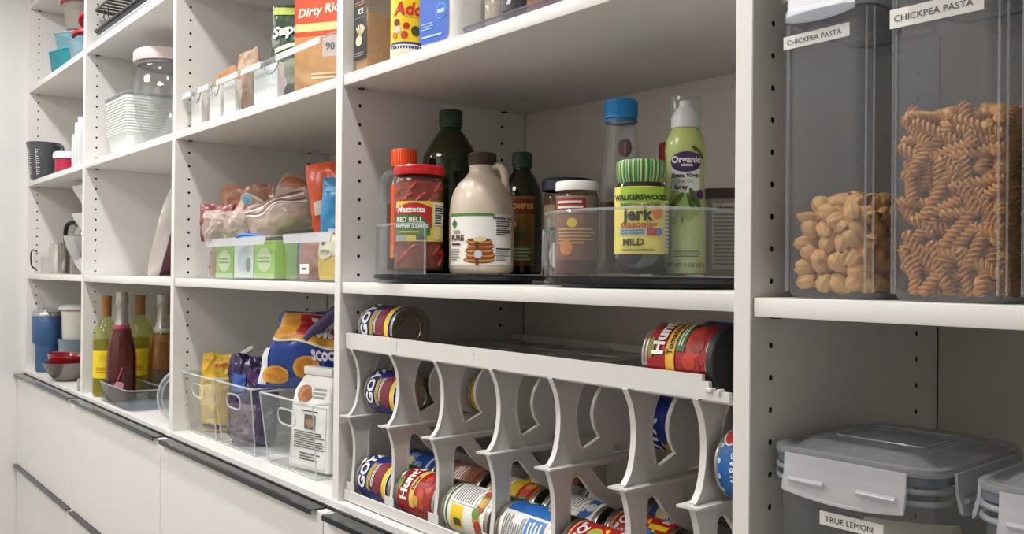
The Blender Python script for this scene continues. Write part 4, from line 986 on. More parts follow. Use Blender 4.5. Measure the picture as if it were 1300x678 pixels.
for r_ in ((-.045, .006, -.0442, .122), (.0435, .006, .0443, .122), (-.045, .006, .0443, .0068), (-.045, .1212, .0443, .122)): a.rect(*r_, M('#8b8983'), 1, 4)
a.build('print', t, 0, recalc=False)

# ================================================================ bay C middle shelf: two bins and heaped packets
ZM = MT+.0008
def openbin(name, label, x, y, w, d, h, z, group, lipc='#eef0f2'):
    t = thing(name, label, 'bin', (x, y, z), 0, group)
    mb = MB(); mb.loft([rr(w*.96, d*.96, .008, 0, 4), rr(w*.97, d*.97, .009, .003, 4), rr(w, d, .010, h, 4), rr(w-.004, d-.004, .009, h, 4), rr(w*.96-.005, d*.96-.005, .008, .0026, 4)], BINC); mb.build('bin_body', t, 40)
    mb = MB(); L = w*.80; mb.loft([[(-L/2+.010*0, -d/2-.001, h), (-L/2, -d/2-.010, h-.001), (-L/2+.006, -d/2-.011, h-.017), (-L/2+.006, -d/2-.0085, h-.017), (-L/2, -d/2-.008, h-.003), (-L/2, -d/2-.001, h-.003)],
             [(L/2, -d/2-.001, h), (L/2, -d/2-.010, h-.001), (L/2-.006, -d/2-.011, h-.017), (L/2-.006, -d/2-.0085, h-.017), (L/2, -d/2-.008, h-.003), (L/2, -d/2-.001, h-.003)]], CLR(lipc, 1.5, .55, '#dfe2e6')); mb.build('grip_lip', t, 30)
    MB().tube(rr(w, d, .010, h, 4), .0019, CLR('#eef1f3', 1.5, .3), 6, True).build('rim', t, 40)
    return t
openbin('snack_bin', 'long clear bin of green and white boxes with a heap of bags on top', 1.930, .165, .392, .285, .088, ZM, 'clear bins on the middle shelf')
openbin('snack_bin', 'smaller clear bin with yellow and pink packets beside the divider panel', 2.258, .165, .240, .285, .088, ZM, 'clear bins on the middle shelf')
def carton(name, label, loc, rz, w, d, h, colr, art=None, rx=0, ry=0, cat='box', group=None):
    t = thing(name, label, cat, loc, rz, group, rx, ry)
    MB().box(-w/2, -d/2, 0, w/2, d/2, h, M(colr, .45, noise_amt=.04), .001, 1).build('carton', t, 30)
    if art: a = Art(flat(-d/2)); art(a, w, h); a.build('print', t, 0, recalc=False)
    return t
ZI = ZM+.0036
def art_green(a, w, h): a.ell(0, h*.5, w*.36, h*.32, M('#d9ecc0'), 1); a.rect(-w*.5, 0, w*.5, h*.14, M('#b9d99a'), 1); a.lines(-w*.3, h*.4, w*.3, h*.6, 2, M('#7aa84a'), 3)
carton('snack_box', 'lime green box at the left in the long clear bin', (1.828, .059, ZI), 0, .096, .05, .074, '#8cc63f', art_green)
carton('snack_box', 'white box with a pale picture in the middle of the long clear bin', (1.930, .059, ZI), 0, .098, .05, .078, '#e3ebe6', lambda a, w, h: (a.ell(0, h*.5, w*.3, h*.34, M('#c8d8e4'), 1), a.ell(w*.26, h*.36, w*.12, h*.2, M('#7f8f8a'), 2)))
carton('snack_box', 'lime green box at the right in the long clear bin', (2.034, .059, ZI), 0, .094, .05, .076, '#a4d65a', art_green)
packet('snack_packet', 'pink brown packet at the left end inside the long clear bin', (1.757, .042, ZI), 5, .036, .078, .022, '#a5786f', seed=12, base=1, art=lambda a, w, h: (a.ell(-w*.1, h*.3, .004, .004, M('#4a2a2a'), 2), a.ell(0, h*.7, .004, .004, M('#4a2a2a'), 2)))
FILM = CLR('#efe6e2', 1.45, .22, '#d9c6bd')
def bag(label, loc, rz, w, h, d, matb, seed, rx=0, ry=0, art=None, cr=.008, fq=26, nm='snack_bag', **kw):
    return packet(nm, label, loc, rz, w, h, d, '#888888', 'bag', rx, ry, art, seed, cr, mat=matb, freq=fq, **kw)
# second layer: loose bags on top of the cartons
bag('dark red snack bag with clear crinkled top, left end of the heap', (1.742, .052, ZI+.0815), 40, .090, .085, .045, M('#8f4a48', .3, noise_amt=.25, scale=26), 21, art=lambda a, w, h: (a.rect(-w*.22, h*.62, w*.3, h*.80, M('#e6c8bf'), 1, 4), a.rect(-w*.02, h*.3, w*.04, h*.62, M('#e9d9d2'), 2, 4)))
bag('clear crinkled bag with orange print above the dark red bag', (1.712, .128, ZI+.118), 30, .150, .105, .045, CLR('#f0d9cc', 1.5, .45, '#d9a58c', .12), 22, rx=-8, cr=.013, fq=34, art=lambda a, w, h: (a.rect(-w*.1, h*.3, w*.3, h*.55, M('#d98a6a'), 1, 4), a.rect(-w*.02, h*.22, w*.1, h*.3, M('#3a2a2a'), 2, 2)))
bag('pinkish packet with a round blue sticker, tilted on the heap', (1.818, .092, ZI+.100), 38, .105, .095, .040, M('#c79c88', .3, noise_amt=.3, scale=22), 23, ry=28, art=lambda a, w, h: (a.rect(-w*.42, h*.12, w*.42, h*.88, M('#e6d6c8'), 1, 6), a.rect(-w*.30, h*.2, w*.38, h*.82, M('#c48a72', .4, noise_amt=.25, scale=40), 2, 6), a.ell(-w*.26, h*.72, .014, .014, M('#7fb0c4'), 4, 3)))
bag('crumpled clear bag in front of the blue stickered packet', (1.824, .039, ZI+.0795), 42, .110, .066, .030, CLR('#f2ece8', 1.5, .40, '#ddd2ca', .1), 24, cr=.010, fq=36)
bag('long bread bag of clear film with white and brown wavy stripes', (1.966, .112, ZI+.0875), 30, .165, .092, .070, M('#bda79c', .28, noise_amt=.16, scale=24), 25, ry=-16, cr=.007, art=lambda a, w, h: [a.strip(-w*.42, w*.46, lambda u, k=k: h*(.66+.07*k+.03*math.sin(u*60+k)), lambda u, k=k: h*(.69+.07*k+.03*math.sin(u*60+k)), M('#f0e6e2') if k % 2 == 0 else M('#8a4a3a'), 1+k, 3) for k in range(4)])
bag('tan paper bag with a rusty folded top lying at the back of the heap', (1.890, .220, ZI+.095), 34, .240, .130, .05, M('#b6a08e', .55, noise_amt=.14, scale=16), 26, ry=14, cr=.006, art=lambda a, w, h: a.rect(-w*.46, h*.74, w*.3, h*.92, M('#a85f3c'), 1, 4))
bag('amber brown bag of snacks at the right of the heap', (2.085, .215, ZI+.0875), 34, .150, .085, .06, M('#9c6b34', .3, noise_amt=.25, scale=18), 27, cr=.006)
t = thing('bag_clip', 'bright blue bag clip on the bin of green boxes', 'clip', (1.960, .034, ZI+.086), 20)
for yy in (-.004, .004): MB().tube([(-.032, yy, 0), (-.01, yy, .004), (.02, yy, .002), (.036, yy, -.001)], [.004, .005, .004, .003], M('#1f6ad0', .35), 8).build('jaw', t, 50)
packet('drink_pouch', 'dark blue pouch standing between the two clear bins', (2.162, .058, ZI), 20, .034, .080, .020, '#2a4a8a', seed=31, mat=M('#2c4a86', .25, noise_amt=.3, scale=22))
packet('snack_packet', 'pinkish brown packet inside the smaller clear bin', (2.205, .050, ZI), 6, .070, .076, .028, '#a8786c', seed=32, base=1)
packet('snack_packet', 'yellow packet with white panel inside the smaller clear bin', (2.295, .050, ZI), 6, .090, .082, .030, '#e3c452', seed=33, base=1, cr=.002, art=lambda a, w, h: (a.rect(-w*.44, h*.55, w*.36, h*.95, M('#e9e2c4'), 1, 5), a.ell(-w*.1, h*.62, w*.24, h*.16, M('#f2ecd4'), 2, 4), a.ell(-w*.24, h*.84, .006, .006, M('#5a6a8a'), 3), a.lines(-w*.26, h*.56, w*.08, h*.68, 3, M('#b0a878'), 4)))
a = Art(flat(0)); t = thing('tag_holder', 'small white name tag clipped to the front of the smaller clear bin', 'tag', (2.240, .0195, ZM+.014))
MB().box(-.017, -.0012, 0, .017, 0, .018, PAPER, .0003, 1).build('tag_card', t, 0); a = Art(flat(-.0012)); a.lines(-.010, .006, .011, .013, 1, INK, 1); a.build('lettering', t, 0, recalc=False)
packet('snack_bag', 'bright blue snack bag standing upright against the divider panel', (2.240, .105, ZI+.0045), 48, .098, .190, .040, '#2f86b8', 'bag', seed=34, cr=.004, mat=M('#2d82b2', .28, noise_amt=.1, scale=14), art=lambda a, w, h: (a.lines(-w*.28, h*.2, w*.3, h*.5, 4, M('#cfe2ee'), 2), a.rect(-w*.44, h*.86, w*.44, h*.9, M('#5aa8d0'), 1, 2)))
packet('snack_bag', 'orange red snack bag leaning behind the bright blue bag', (2.140, .150, ZI+.0900), 44, .110, .150, .040, '#d9572c', 'bag', seed=35, cr=.006, ry=-10, mat=M('#dc5426', .3, noise_amt=.12, scale=14), art=lambda a, w, h: (a.rect(-w*.4, h*.3, w*.3, h*.48, M('#e6d9cf'), 1, 4), a.rect(-w*.3, h*.18, w*.3, h*.26, M('#8a6a3a'), 1, 3)))

# ================================================================ bay C upper shelf
ZU = TT+.0008
def longbin(label, x, w, lips):
    t = thing('packet_bin', label, 'bin', (x, .165, ZU), 0, 'clear bins on the upper shelf'); d, h = .285, .088
    mb = MB(); mb.loft([rr(w*.975, d*.96, .008, 0, 4), rr(w*.98, d*.97, .009, .003, 4), rr(w, d, .010, h, 4), rr(w-.004, d-.004, .009, h, 4), rr(w*.97-.005, d*.96-.005, .008, .0026, 4)], BINC); mb.build('bin_body', t, 40)
    mb = MB()
    for u0, u1 in lips:
        MB().loft([[(u, -d/2-.001, h+.001), (u, -d/2-.009, h), (u, -d/2-.010, h-.013), (u, -d/2-.0075, h-.013), (u, -d/2-.007, h-.003), (u, -d/2-.001, h-.003)] for u in (u0, u1)], CLR('#f0f1f3', 1.5, .6, '#e6e8ea')).build('grip_lip', t, 30)
    for (a0, a1), (b0, b1) in zip(lips, lips[1:]):
        c, hw = (a1+b0)/2, (b0-a1)/2; MB().tube([(c+hw*math.cos(q), -d/2-.002, h-.004+.026*math.sin(q)) for q in [math.pi+math.pi*k/12 for k in range(13)]], .0016, CLR('#dfe3e8', 1.5, .4, '#b9bdc6'), 6).build('scoop_edge', t, 40)
    MB().tube(rr(w, d, .010, h, 4), .0018, CLR('#eef1f3', 1.5, .3), 6, True).build('rim', t, 40)
    return t
longbin('long clear bin of white and brown packets on the upper shelf', 1.777, .330, [(-.163, -.110), (-.066, .000), (.046, .163)])
longbin('clear bin in front of the green bag and red rice box', 2.151, .392, [(-.194, -.100), (-.03, .150)])
for i, (x, c, lb) in enumerate(((1.655, '#eceae6', 'white packet nearest the left end of the long upper bin'), (1.767, '#f0eeea', 'white packet in the middle of the long upper bin'), (1.850, '#f1efec', 'white packet right of centre in the long upper bin'), (2.035, '#e3eaea', 'bluish white packet at the left end of the bin with the rice box'))):
    carton('white_packet', lb, (x, .040, ZU+.0036), 0, .062 if i < 3 else .110, .016, .080, c, cat='packet')
for i, (x, c, lb) in enumerate(((1.710, '#a8835e', 'brown paper packet beside the leftmost white packet'), (1.908, '#9a7048', 'brown paper packet right of the white packets'), (1.8085, '#b28a66', 'brown paper packet between the two middle white packets'))):
    bag(lb, (x, .052, ZU+.0046), 4, (.034, .040, .018)[i], .092, .020, M(c, .6, noise_amt=.2, scale=26), 41+i, cr=.004, nm='paper_packet', base=1)
for i, (x, y, rz, w, h, c, lb, ry) in enumerate(((1.662, .085, 12, .070, .118, '#b79a6a', 'tan packet with torn top sticking out at the left of the long bin', 4), (1.742, .088, 16, .066, .128, '#c48a5e', 'orange tan packet sticking out mid bin', -12), (1.838, .088, 10, .080, .150, '#b99678', 'brown paper packet standing tallest in the long bin', -6))):
    bag(lb, (x, y, ZU+.014), rz, w, h, .028, M(c, .5, noise_amt=.22, scale=22), 51+i, cr=.005, nm='paper_packet', ry=ry, base=1)
def art_sup(a, w, h):
    a.text('Super', -w*.02, h*.74, w*.32, WH, 5, bold=.04, rot=12, shear=.15); a.strip(-w*.28, w*.2, lambda u: h*.55+u*.2, lambda u: h*.59+u*.2, M('#e2ecd9'), 5, 2); a.ell(w*.1, h*.34, w*.26, h*.12, M('#8a9a80', .4, noise_amt=.2, scale=40), 2, 5); a.ell(-w*.18, h*.22, w*.2, h*.1, M('#c3bccb', .4), 3, 5); a.rect(-w*.45, h*.90, w*.45, h*.97, M('#a9b84a'), 1, 2)
bag('green bag with white lettering standing in the right upper bin', (2.014, .104, ZU+.0046), 34, .105, .225, .055, M('#36523a', .28, noise_amt=.3, scale=18), 61, cr=.005, art=art_sup, base=1)
def art_rice(a, w, h):
    a.rect(-w*.5, h*.42, w*.5, h, M('#e2481e', .35), 1); a.text('Original', 0, h*.79, w*.19, M('#4a2a6a'), 4, bold=.03, shear=.1); a.text('Dirty Rice', 0, h*.655, w*.215, M('#f3e3d0'), 4, bold=.03, shear=.25, rot=6)
    a.rect(-w*.48, h*.50, w*.40, h*.56, M('#efd58e'), 2); a.strip(-w*.5, w*.5, lambda u: 0, lambda u: h*.46, M('#e0a35c', .4, noise_amt=.25, scale=50), 2, 2)
    a.rect(w*.05, h*.30, w*.34, h*.46, M('#c9b9b4'), 3); a.text('90', w*.2, h*.375, .020, M('#4a4a56'), 5, bold=.03); a.lines(-w*.16, h*.13, w*.38, h*.19, 2, M('#f1d9a8'), 5); a.rect(-w*.4, h*.05, w*.3, h*.1, M('#c97a3e'), 3)
carton('rice_box', 'orange red rice mix box standing in the right upper bin', (2.180, .090, ZU+.0036), 32, .112, .042, .255, '#d9451f', art_rice)
carton('rice_box', 'dark red box behind the orange rice mix box', (2.225, .180, ZU+.0036), 32, .070, .04, .235, '#a8281c')

# ================================================================ bay B
def wine(label, x, y, glassm, liqm, fillz, lab, caps, r=.0372, h=.302, rz=60, champ=False, liq_r=.94):
    t = thing('sparkling_wine_bottle' if champ else 'wine_bottle', label, 'bottle', (x, y, BT+.0008+(.0038 if champ and y < .1 else 0)), rz)
    if champ: pr = [(0, 0), (r*.92, .0006), (r, .006), (r, .105), (r*.97, .130), (r*.86, .160), (r*.66, .190), (r*.46, .215), (r*.36, .235), (r*.33, .262), (r*.33, .272), (r*.40, .278), (r*.40, .290), (r*.36, h)]
    else: pr = [(0, 0), (r*.94, .0006), (r, .005), (r, .182), (r*.95, .198), (r*.75, .214), (r*.48, .226), (r*.39, .236), (r*.37, .29), (r*.40, .292), (r*.40, h)]
    MB().lathe(pr, glassm, 40).build('bottle_body', t, 45)
    lp = [(max(a*liq_r-.0004, 0), z+.0015) for a, z in pr if z < fillz]; MB().lathe(lp+[(lp[-1][0], fillz), (0, fillz)], liqm, 40).build('wine', t, 45)
    if caps:
        rf = lambda z: next((a0+(a1-a0)*(z-z0)/max(z1-z0, 1e-6) for (a0, z0), (a1, z1) in zip(pr, pr[1:]) if z0 <= z <= z1), pr[-1][0])+.0007
        n = 12; z0, z1 = caps[1]; MB().lathe([(rf(z0+(z1-z0)*k/n), z0+(z1-z0)*k/n) for k in range(n+1)]+[(rf(z1)*.9, z1+.0012), (0, z1+.0016)], caps[0], 32).build('foil_capsule', t, 45)
        if champ: MB().lathe([(rf(z0)+.0008, z0-.010), (rf(z0)+.0010, z0+.004)], caps[2], 32).build('neck_band', t, 45)
    if lab: a = Art(cyl(r*1.006)); lab(a, r, h); a.build('bottle_label', t, 0, recalc=False)
    return t
CORK = M('#a8713e', .5, noise_amt=.1); YG = CLR('#f0f2cc', 1.45, .03, '#b5b86a'); YL = CLR('#e6e0a0', 1.2, .08, '#b5a94a')
yl = lambda a, r, h: (a.rect(-.040, .055, .040, .138, M('#f0d31c', .4), 0), a.lines(-.02, .07, .02, .09, 3, M('#b89a14'), 2), a.ell(0, .115, .012, .012, M('#e4bd18'), 1))
FOIL = M('#c9c6bf', .3, .85, noise_amt=.25, scale=60)
wine('tall green tinted wine bottle with yellow label, leftmost of the wine bottles', .886, .046, YG, YL, .17, yl, (CORK, (.240, .3015)))
wine('wine bottle with yellow label half hidden behind the two foil-topped bottles', .870, .150, YG, YL, .17, yl, (CORK, (.240, .3015)))
wine('wine bottle nearest the right side panel, mostly hidden behind the gold bottle', .855, .250, YG, YL, .17, yl, (CORK, (.240, .3015)))
pl = lambda a, r, h: (a.ell(.004, .045, .014, .010, M('#c98aa0'), 1), a.pg([(-.004, .05), (-.001, .05), (.014, .095), (.011, .096)], M('#c9586a'), 1))
wine('rose pink sparkling wine bottle with silver foil neck', 1.022, .052, CLR('#f0d9d4', 1.5, .03, '#7a2a2a'), M('#551a1a', .15, noise_amt=.1, coat=.3), .205, pl, (FOIL, (.214, .3128), M('#b54a5e', .4)), .0425, .313, champ=True)
wine('golden sparkling wine bottle with silver foil neck behind the clear tray', 1.040, .162, CLR('#efe6c8', 1.5, .03, '#6a5420'), M('#855a1c', .15, noise_amt=.1, coat=.3), .190, lambda a, r, h: a.rect(-.03, .04, .03, .09, M('#4a3a20'), 0), (FOIL, (.205, .3098), M('#b9c0b9', .4)), .0425, .310, champ=True)
t = thing('bottle_tray', 'low clear tray around the base of the pink sparkling bottle', 'tray', (1.115, .053, BT+.0008))
mb = MB(); mb.loft([rr(.292, .096, .030, 0, 5), rr(.300, .104, .034, .055, 5), rr(.295, .099, .032, .055, 5), rr(.288, .092, .028, .003, 5)], CLR('#eef1f3', 1.5, .04, '#aab2b8')); mb.build('tray_body', t, 40)
MB().tube(rr(.298, .102, .033, .055, 5), .002, CLR('#e3e8ec', 1.5, .3), 6, True).build('rim', t, 40)
t = thing('plastic_cover', 'clear oval plastic lid standing on edge against the divider panel', 'lid', (1.485, .060, BT+.0675), 65, ry=9)
el = [(.052*math.cos(2*math.pi*i/36), 0, .0645*math.sin(2*math.pi*i/36)) for i in range(36)]
MB().tube(el, .003, CLR('#eef1f4', 1.5, .45), 8, True).build('rim', t, 50); MB().tube([(x*.80, -.004, z*.80) for x, y, z in el], .0022, CLR('#eef1f4', 1.5, .35), 8, True).build('inner_ring', t, 50)
mb = MB(); mb.loft([[(x*.97, .0, z*.97) for x, y, z in el], [(x*.80, -.004, z*.80) for x, y, z in el], [(x*.78, -.001, z*.78) for x, y, z in el]], CLR('#eef2f5', 1.45, .10)); mb.build('lid_panel', t, 50)
# leaning bag on the middle shelf
t = packet('bean_bag', 'dark red bag with white seam leaning against the divider panel above the wine', (1.345, .115, MT+.0045), 90, .20, .285, .055, '#6a2230', 'bag', ry=0, rx=0, seed=71, cr=.004, freq=16, mat=M('#e6dedb', .35, noise_amt=.10, scale=40), art=lambda a, w, h: (a.rect(-w*.36, h*.015, w*.48, h*.80, M('#5f1f2c', .3, noise_amt=.15, scale=16), 1, 20), a.text('Ca', w*.02, h*.10, .050, M('#e9dcd6'), 4, bold=.03)))
t.rotation_euler = (Matrix.Rotation(R(38), 3, 'Y') @ Matrix.Rotation(R(90), 3, 'Z')).to_euler()
# glass jar and ribbed box on the upper shelf
t = thing('glass_jar', 'large round clear glass jar with pale lid on the upper shelf', 'jar', (1.200, .122, ZU))
MB().lathe([(0, 0), (.050, .0006), (.056, .005), (.070, .045), (.088, .100), (.0955, .150), (.0945, .190), (.086, .222), (.080, .236), (.082, .244), (.077, .244), (.083, .222), (.091, .190), (.092, .150), (.0845, .100), (.066, .045), (.050, .010), (0, .008)], CLR('#fbfcfc', 1.75, .02), 56).build('jar_body', t, 45)
MB().lathe([(.080, .246), (.0935, .2465), (.0955, .251), (.0955, .272), (.092, .278), (.070, .281), (0, .282)], M('#dccfcb', .35), 56).build('lid', t, 40)
MB().lathe([(.0825, .2375), (.0872, .2385), (.0872, .2455), (.0825, .2457)], M('#8a8a92', .4), 48).build('gasket', t, 40)
t = thing('ribbed_box', 'white ribbed storage box with grey rim behind the glass jar', 'box', (.975, .150, ZU))
mb = MB(); WB = M('#dfe4e1', .4, noise_amt=.02); mb.loft([rr(.190, .190, .02, 0, 4), rr(.205, .205, .022, .06, 4), rr(.214, .214, .022, .065, 4), rr(.222, .222, .022, .176, 4)], WB); mb.build('box_body', t, 35)
mb = MB()
for k in range(13): mb.tube(rr(.2165+.0006*k, .2165+.0006*k, .022, .070+.008*k, 4), .0017, M('#f3f4f1', .4), 5, True)
mb.build('rib', t, 50)
MB().loft([rr(.228, .228, .024, .1765, 4), rr(.229, .229, .024, .183, 4), rr(.222, .222, .022, .186, 4)], M('#7d8486', .4)).build('lid', t, 35)
# top shelf: baking tray stack and wire rack
ZQ = UT+.0008
def trayp(name, label, x, y, z, w, d, h, mat, cat='tray'):
    t = thing(name, label, cat, (x, y, z)); mb = MB(); mb.loft([rr(w-.03, d-.03, .012, 0, 4), rr(w-.012, d-.012, .016, h, 4), rr(w, d, .018, h+.0012, 4), rr(w, d, .018, h+.003, 4), rr(w-.015, d-.015, .016, h+.003, 4), rr(w-.033, d-.033, .012, .002, 4)], mat); mb.build('pan', t, 40)
    MB().tube(rr(w, d, .018, h+.002, 4), .003, mat, 8, True).build('rolled_rim', t, 50); return t
trayp('baking_tray', 'pale grey baking tray at the bottom of the tray stack', 1.12, .165, ZQ, .50, .30, .016, M('#c9d0d6', .35, .3), 'tray')
trayp('baking_tray', 'black non-stick baking tray under the wire cooling rack', 1.085, .170, ZQ+.0225, .51, .31, .020, M('#33373b', .3, .2), 'tray')
t = thing('cooling_rack', 'dark wire cooling rack standing on the black baking tray', 'rack', (1.115, .180, ZQ+.0480))
WR = M('#6d675e', .3, .6); mb = MB(); mb.tube(rr(.56, .33, .02, .060, 5), .0032, WR, 8, True); mb.build('frame', t, 50)
for k in range(17): MB().tube([(-.262+.0327*k, -.164, .060), (-.262+.0327*k, .164, .060)], .0032, WR, 6).build('wire', t, 50)
for sx in (-1, 1):
    for sy in (-1, 1): MB().tube([(sx*.22, sy*.150, .0595), (sx*.225, sy*.152, .030), (sx*.205, sy*.132, .0022), (sx*.185, sy*.150, .030), (sx*.18, sy*.150, .0595)], .0022, WR, 6).build('leg', t, 50)

# ================================================================ bay A (far left)
t = thing('tumbler', 'tall blue insulated tumbler with steel rim and straw on the base board', 'tumbler', (.098, .052, BT+.0008), 40)
BL = M('#3b5f8c', .4, noise_amt=.04)
MB().lathe([(0, 0), (.036, .0006), (.038, .004), (.0385, .095), (.0405, .100), (.049, .110), (.050, .205), (.049, .2065), (0, .2065)], BL, 44).build('cup_body', t, 40)
MB().lathe([(.0485, .207), (.0495, .2075), (.0495, .219), (.047, .222), (0, .222)], STEEL, 44).build('steel_rim', t, 40)
MB().lathe([(.047, .2225), (.048, .224), (.046, .232), (.020, .235), (0, .235)], CLR('#d9dfe4', 1.45, .3), 40).build('lid', t, 40)
MB().tube([(-.012, 0, .2355), (-.030, 0, .275)], .0032, CLR('#c9d0d6', 1.45, .4), 8).build('straw', t, 50)
t = thing('nested_dish', 'grey blue dish under the white canister', 'dish', (.195, .135, BT+.0008))
MB().lathe([(0, 0), (.048, .0006), (.062, .05), (.068, .124), (.065, .124), (.058, .05), (.045, .006), (0, .005)], M('#7f919c', .3), 40).build('dish_body', t, 40)
t = thing('canister', 'white lidded canister with side tabs standing in the grey blue dish', 'canister', (.195, .135, BT+.0075))
MB().lathe([(0, 0), (.038, .0005), (.043, .05), (.053, .130), (.056, .222), (.054, .224), (0, .224)], M('#e9e7df', .35), 44).build('canister_body', t, 40)
MB().lathe([(.057, .2248), (.066, .226), (.067, .233), (.060, .240), (.045, .2445), (0, .2455)], M('#eeece5', .35), 44).build('lid', t, 40)
t = thing('grey_bowl', 'grey metal bowl under the red bowl, far left bay', 'bowl', (.430, .048, BT+.0008))
MB().lathe([(0, 0), (.040, .0006), (.045, .004), (.066, .030), (.080, .062), (.082, .064), (.078, .0635), (.062, .032), (.040, .008), (0, .007)], M('#8b8681', .3, .6), 44).build('bowl_body', t, 40)
t = thing('red_bowl', 'glossy red bowl nested tilted in the grey metal bowl', 'bowl', (.430, .048, BT+.0190), 70, ry=5)
MB().lathe([(0, 0), (.030, .0006), (.045, .010), (.062, .036), (.071, .070), (.073, .072), (.068, .071), (.056, .036), (.038, .012), (0, .007)], M('#9c1a26', .2, coat=.5), 44).build('bowl_body', t, 40)
t = thing('ring_mold', 'small brushed steel ring at the front edge beside the bowls', 'ring', (.735, .021, BT+.0008), 0)
MB().lathe([(.014, 0), (.0175, .0005), (.0175, .036), (.0165, .038), (.014, .038), (.013, .036), (.013, .002), (.014, 0)], STEEL, 32).build('ring_wall', t, 40)
ZA = MT+.0008
t = thing('glass_mug', 'small clear glass mug with dark metal handle on the far left shelf', 'mug', (.078, .042, ZA), -60)
MB().lathe([(0, 0), (.030, .0006), (.032, .004), (.033, .080), (.031, .080), (.030, .006), (0, .005)], GLASS, 36).build('mug_body', t, 40)
MB().tube(arc([(.030, 0, .083), (.048, 0, .088), (.056, 0, .070), (.052, 0, .030), (.033, 0, .018)], 4), .0028, M('#3a3a3c', .3, .6), 8).build('handle', t, 50)
t = thing('glass_beaker', 'clear glass beaker between the small mug and the steel creamer', 'beaker', (.168, .045, ZA), 0)
MB().lathe([(0, 0), (.028, .0006), (.030, .004), (.031, .060), (.033, .062), (.029, .060), (.028, .006), (0, .005)], GLASS, 36).build('beaker_body', t, 40)
t = thing('steel_creamer', 'polished steel creamer jug with curved handle', 'jug', (.275, .052, ZA), 200)
MB().lathe([(0, 0), (.031, .0006), (.034, .004), (.034, .060), (.030, .090), (.032, .110), (.030, .110), (.028, .088), (.031, .06), (.031, .006), (0, .005)], M('#d6d2ca', .10, 1.0, noise_amt=.03), 40).build('jug_body', t, 40)
MB().tube(arc([(.031, 0, .100), (.050, 0, .104), (.058, 0, .080), (.052, 0, .045), (.034, 0, .030)], 4), .004, STEEL, 8).build('handle', t, 50)
t = thing('coffee_pot', 'coffee pot with thick black handle and lid behind the creamer', 'coffee pot', (.155, .180, ZA), 215)
MB().lathe([(0, 0), (.058, .0006), (.062, .006), (.062, .12), (.052, .165), (.044, .180)], M('#b9b6b0', .2, 1.0), 44).build('pot_body', t, 40)
MB().lathe([(.045, .1805), (.048, .182), (.048, .202), (.040, .212), (.014, .216), (.014, .226), (0, .228)], M('#1c1c1e', .4), 40).build('lid', t, 40)
MB().tube(arc([(.046, 0, .190), (.075, 0, .196), (.100, 0, .185), (.108, 0, .150), (.104, 0, .110), (.098, 0, .090)], 5), [.008]*26, M('#1a1a1c', .4), 12).build('handle', t, 50)
t = thing('mixing_bowl', 'deep steel mixing bowl on the far left shelf', 'bowl', (.400, .150, ZA))
MB().lathe([(0, 0), (.050, .0006), (.055, .004), (.082, .040), (.104, .095), (.112, .132), (.118, .134), (.117, .136), (.109, .134), (.100, .095), (.078, .042), (.05, .007), (0, .006)], M('#cfd0d0', .15, 1.0, noise_amt=.03), 56).build('bowl_body', t, 40)
def spout_bowl(label, z, x=.400, y=.150):
    t = thing('batter_bowl', label, 'bowl', (x, y, z), 230); CE = M('#eceae5', .25, coat=.3)
    mb = MB(); rings = []
    for r, zz in ((.0, .002), (.034, 0), (.040, .003), (.055, .045), (.064, .092), (.070, .108), (.0705, .111), (.066, .109), (.059, .090), (.05, .045), (.035, .008), (.0, .007)):
        rings.append([((r+(.026 if zz > .085 else .010 if zz > .04 and r > .06 else 0)*max(0, math.cos(2*math.pi*i/44))**14)*math.cos(2*math.pi*i/44), r*math.sin(2*math.pi*i/44), zz) for i in range(44)])
    mb.loft(rings, CE); mb.build('bowl_body', t, 40)
    return t
spout_bowl('white ceramic bowl with pouring spout, lower of the two in the steel bowl', ZA+.1045)
spout_bowl('white ceramic bowl with pouring spout, upper of the two in the steel bowl', ZA+.2020)
# upper shelf
t = thing('measuring_jug', 'dark grey measuring jug with white graduations at the far left', 'jug', (.094, .036, ZU), 35)
DG = M('#4b4e53', .35, noise_amt=.05)
def jring(r, z, sp): return [((r+sp*max(0, math.cos(2*math.pi*i/40-math.pi))**10)*math.cos(2*math.pi*i/40), r*math.sin(2*math.pi*i/40), z) for i in range(40)]
MB().loft([jring(.001, 0, 0), jring(.042, .0006, 0), jring(.044, .004, 0), jring(.054, .105, .004), jring(.058, .138, .020), jring(.0565, .138, .019), jring(.052, .105, .003), jring(.041, .006, 0), jring(.001, .005, 0)], DG).build('jug_body', t, 45)
a = Art(revolve_fn(lambda v: .0442+.0098*v/.105+.0006))
for k in range(12):
    for u in (-.020, .014): a.rect(u, .018+.008*k, u+(.010 if k % 2 else .006), .0198+.008*k, WH, 1)
for u in (-.021, .013): a.rect(u-.0012, .014, u, .112, WH, 1)
a.build('graduation_marks', t, 0, recalc=False)
MB().tube(arc([(.054, 0, .126), (.078, 0, .124), (.084, 0, .090), (.074, 0, .050), (.049, 0, .034)], 4), .007, DG, 10).build('handle', t, 50)
t = thing('pink_tub', 'magenta tub with white lid next to the dark measuring jug', 'tub', (.300, .068, ZU))
MB().lathe([(0, 0), (.036, .0006), (.039, .004), (.040, .060), (0, .061)], M('#b3173f', .35), 40).build('tub_body', t, 40)
MB().lathe([(.040, .0615), (.046, .062), (.047, .070), (.045, .082), (.040, .086), (0, .088)], M('#e9eaec', .35), 40).build('lid', t, 40)
for i, (x, lb, h) in enumerate(((.565, 'thin white board standing on edge, nearest the magenta tub', .115), (.603, 'thin white board standing on edge, second from the magenta tub', .150), (.641, 'thin white board standing on edge, tallest and farthest from the magenta tub', .165))):
    t = thing('cutting_board', lb, 'board', (x, .110, ZU), 0, 'white boards on the far left shelf'); MB().box(-.005, -.09, 0, .005, .09, h, M('#e4e7ea', .35), .003, 2).build('board', t, 40)
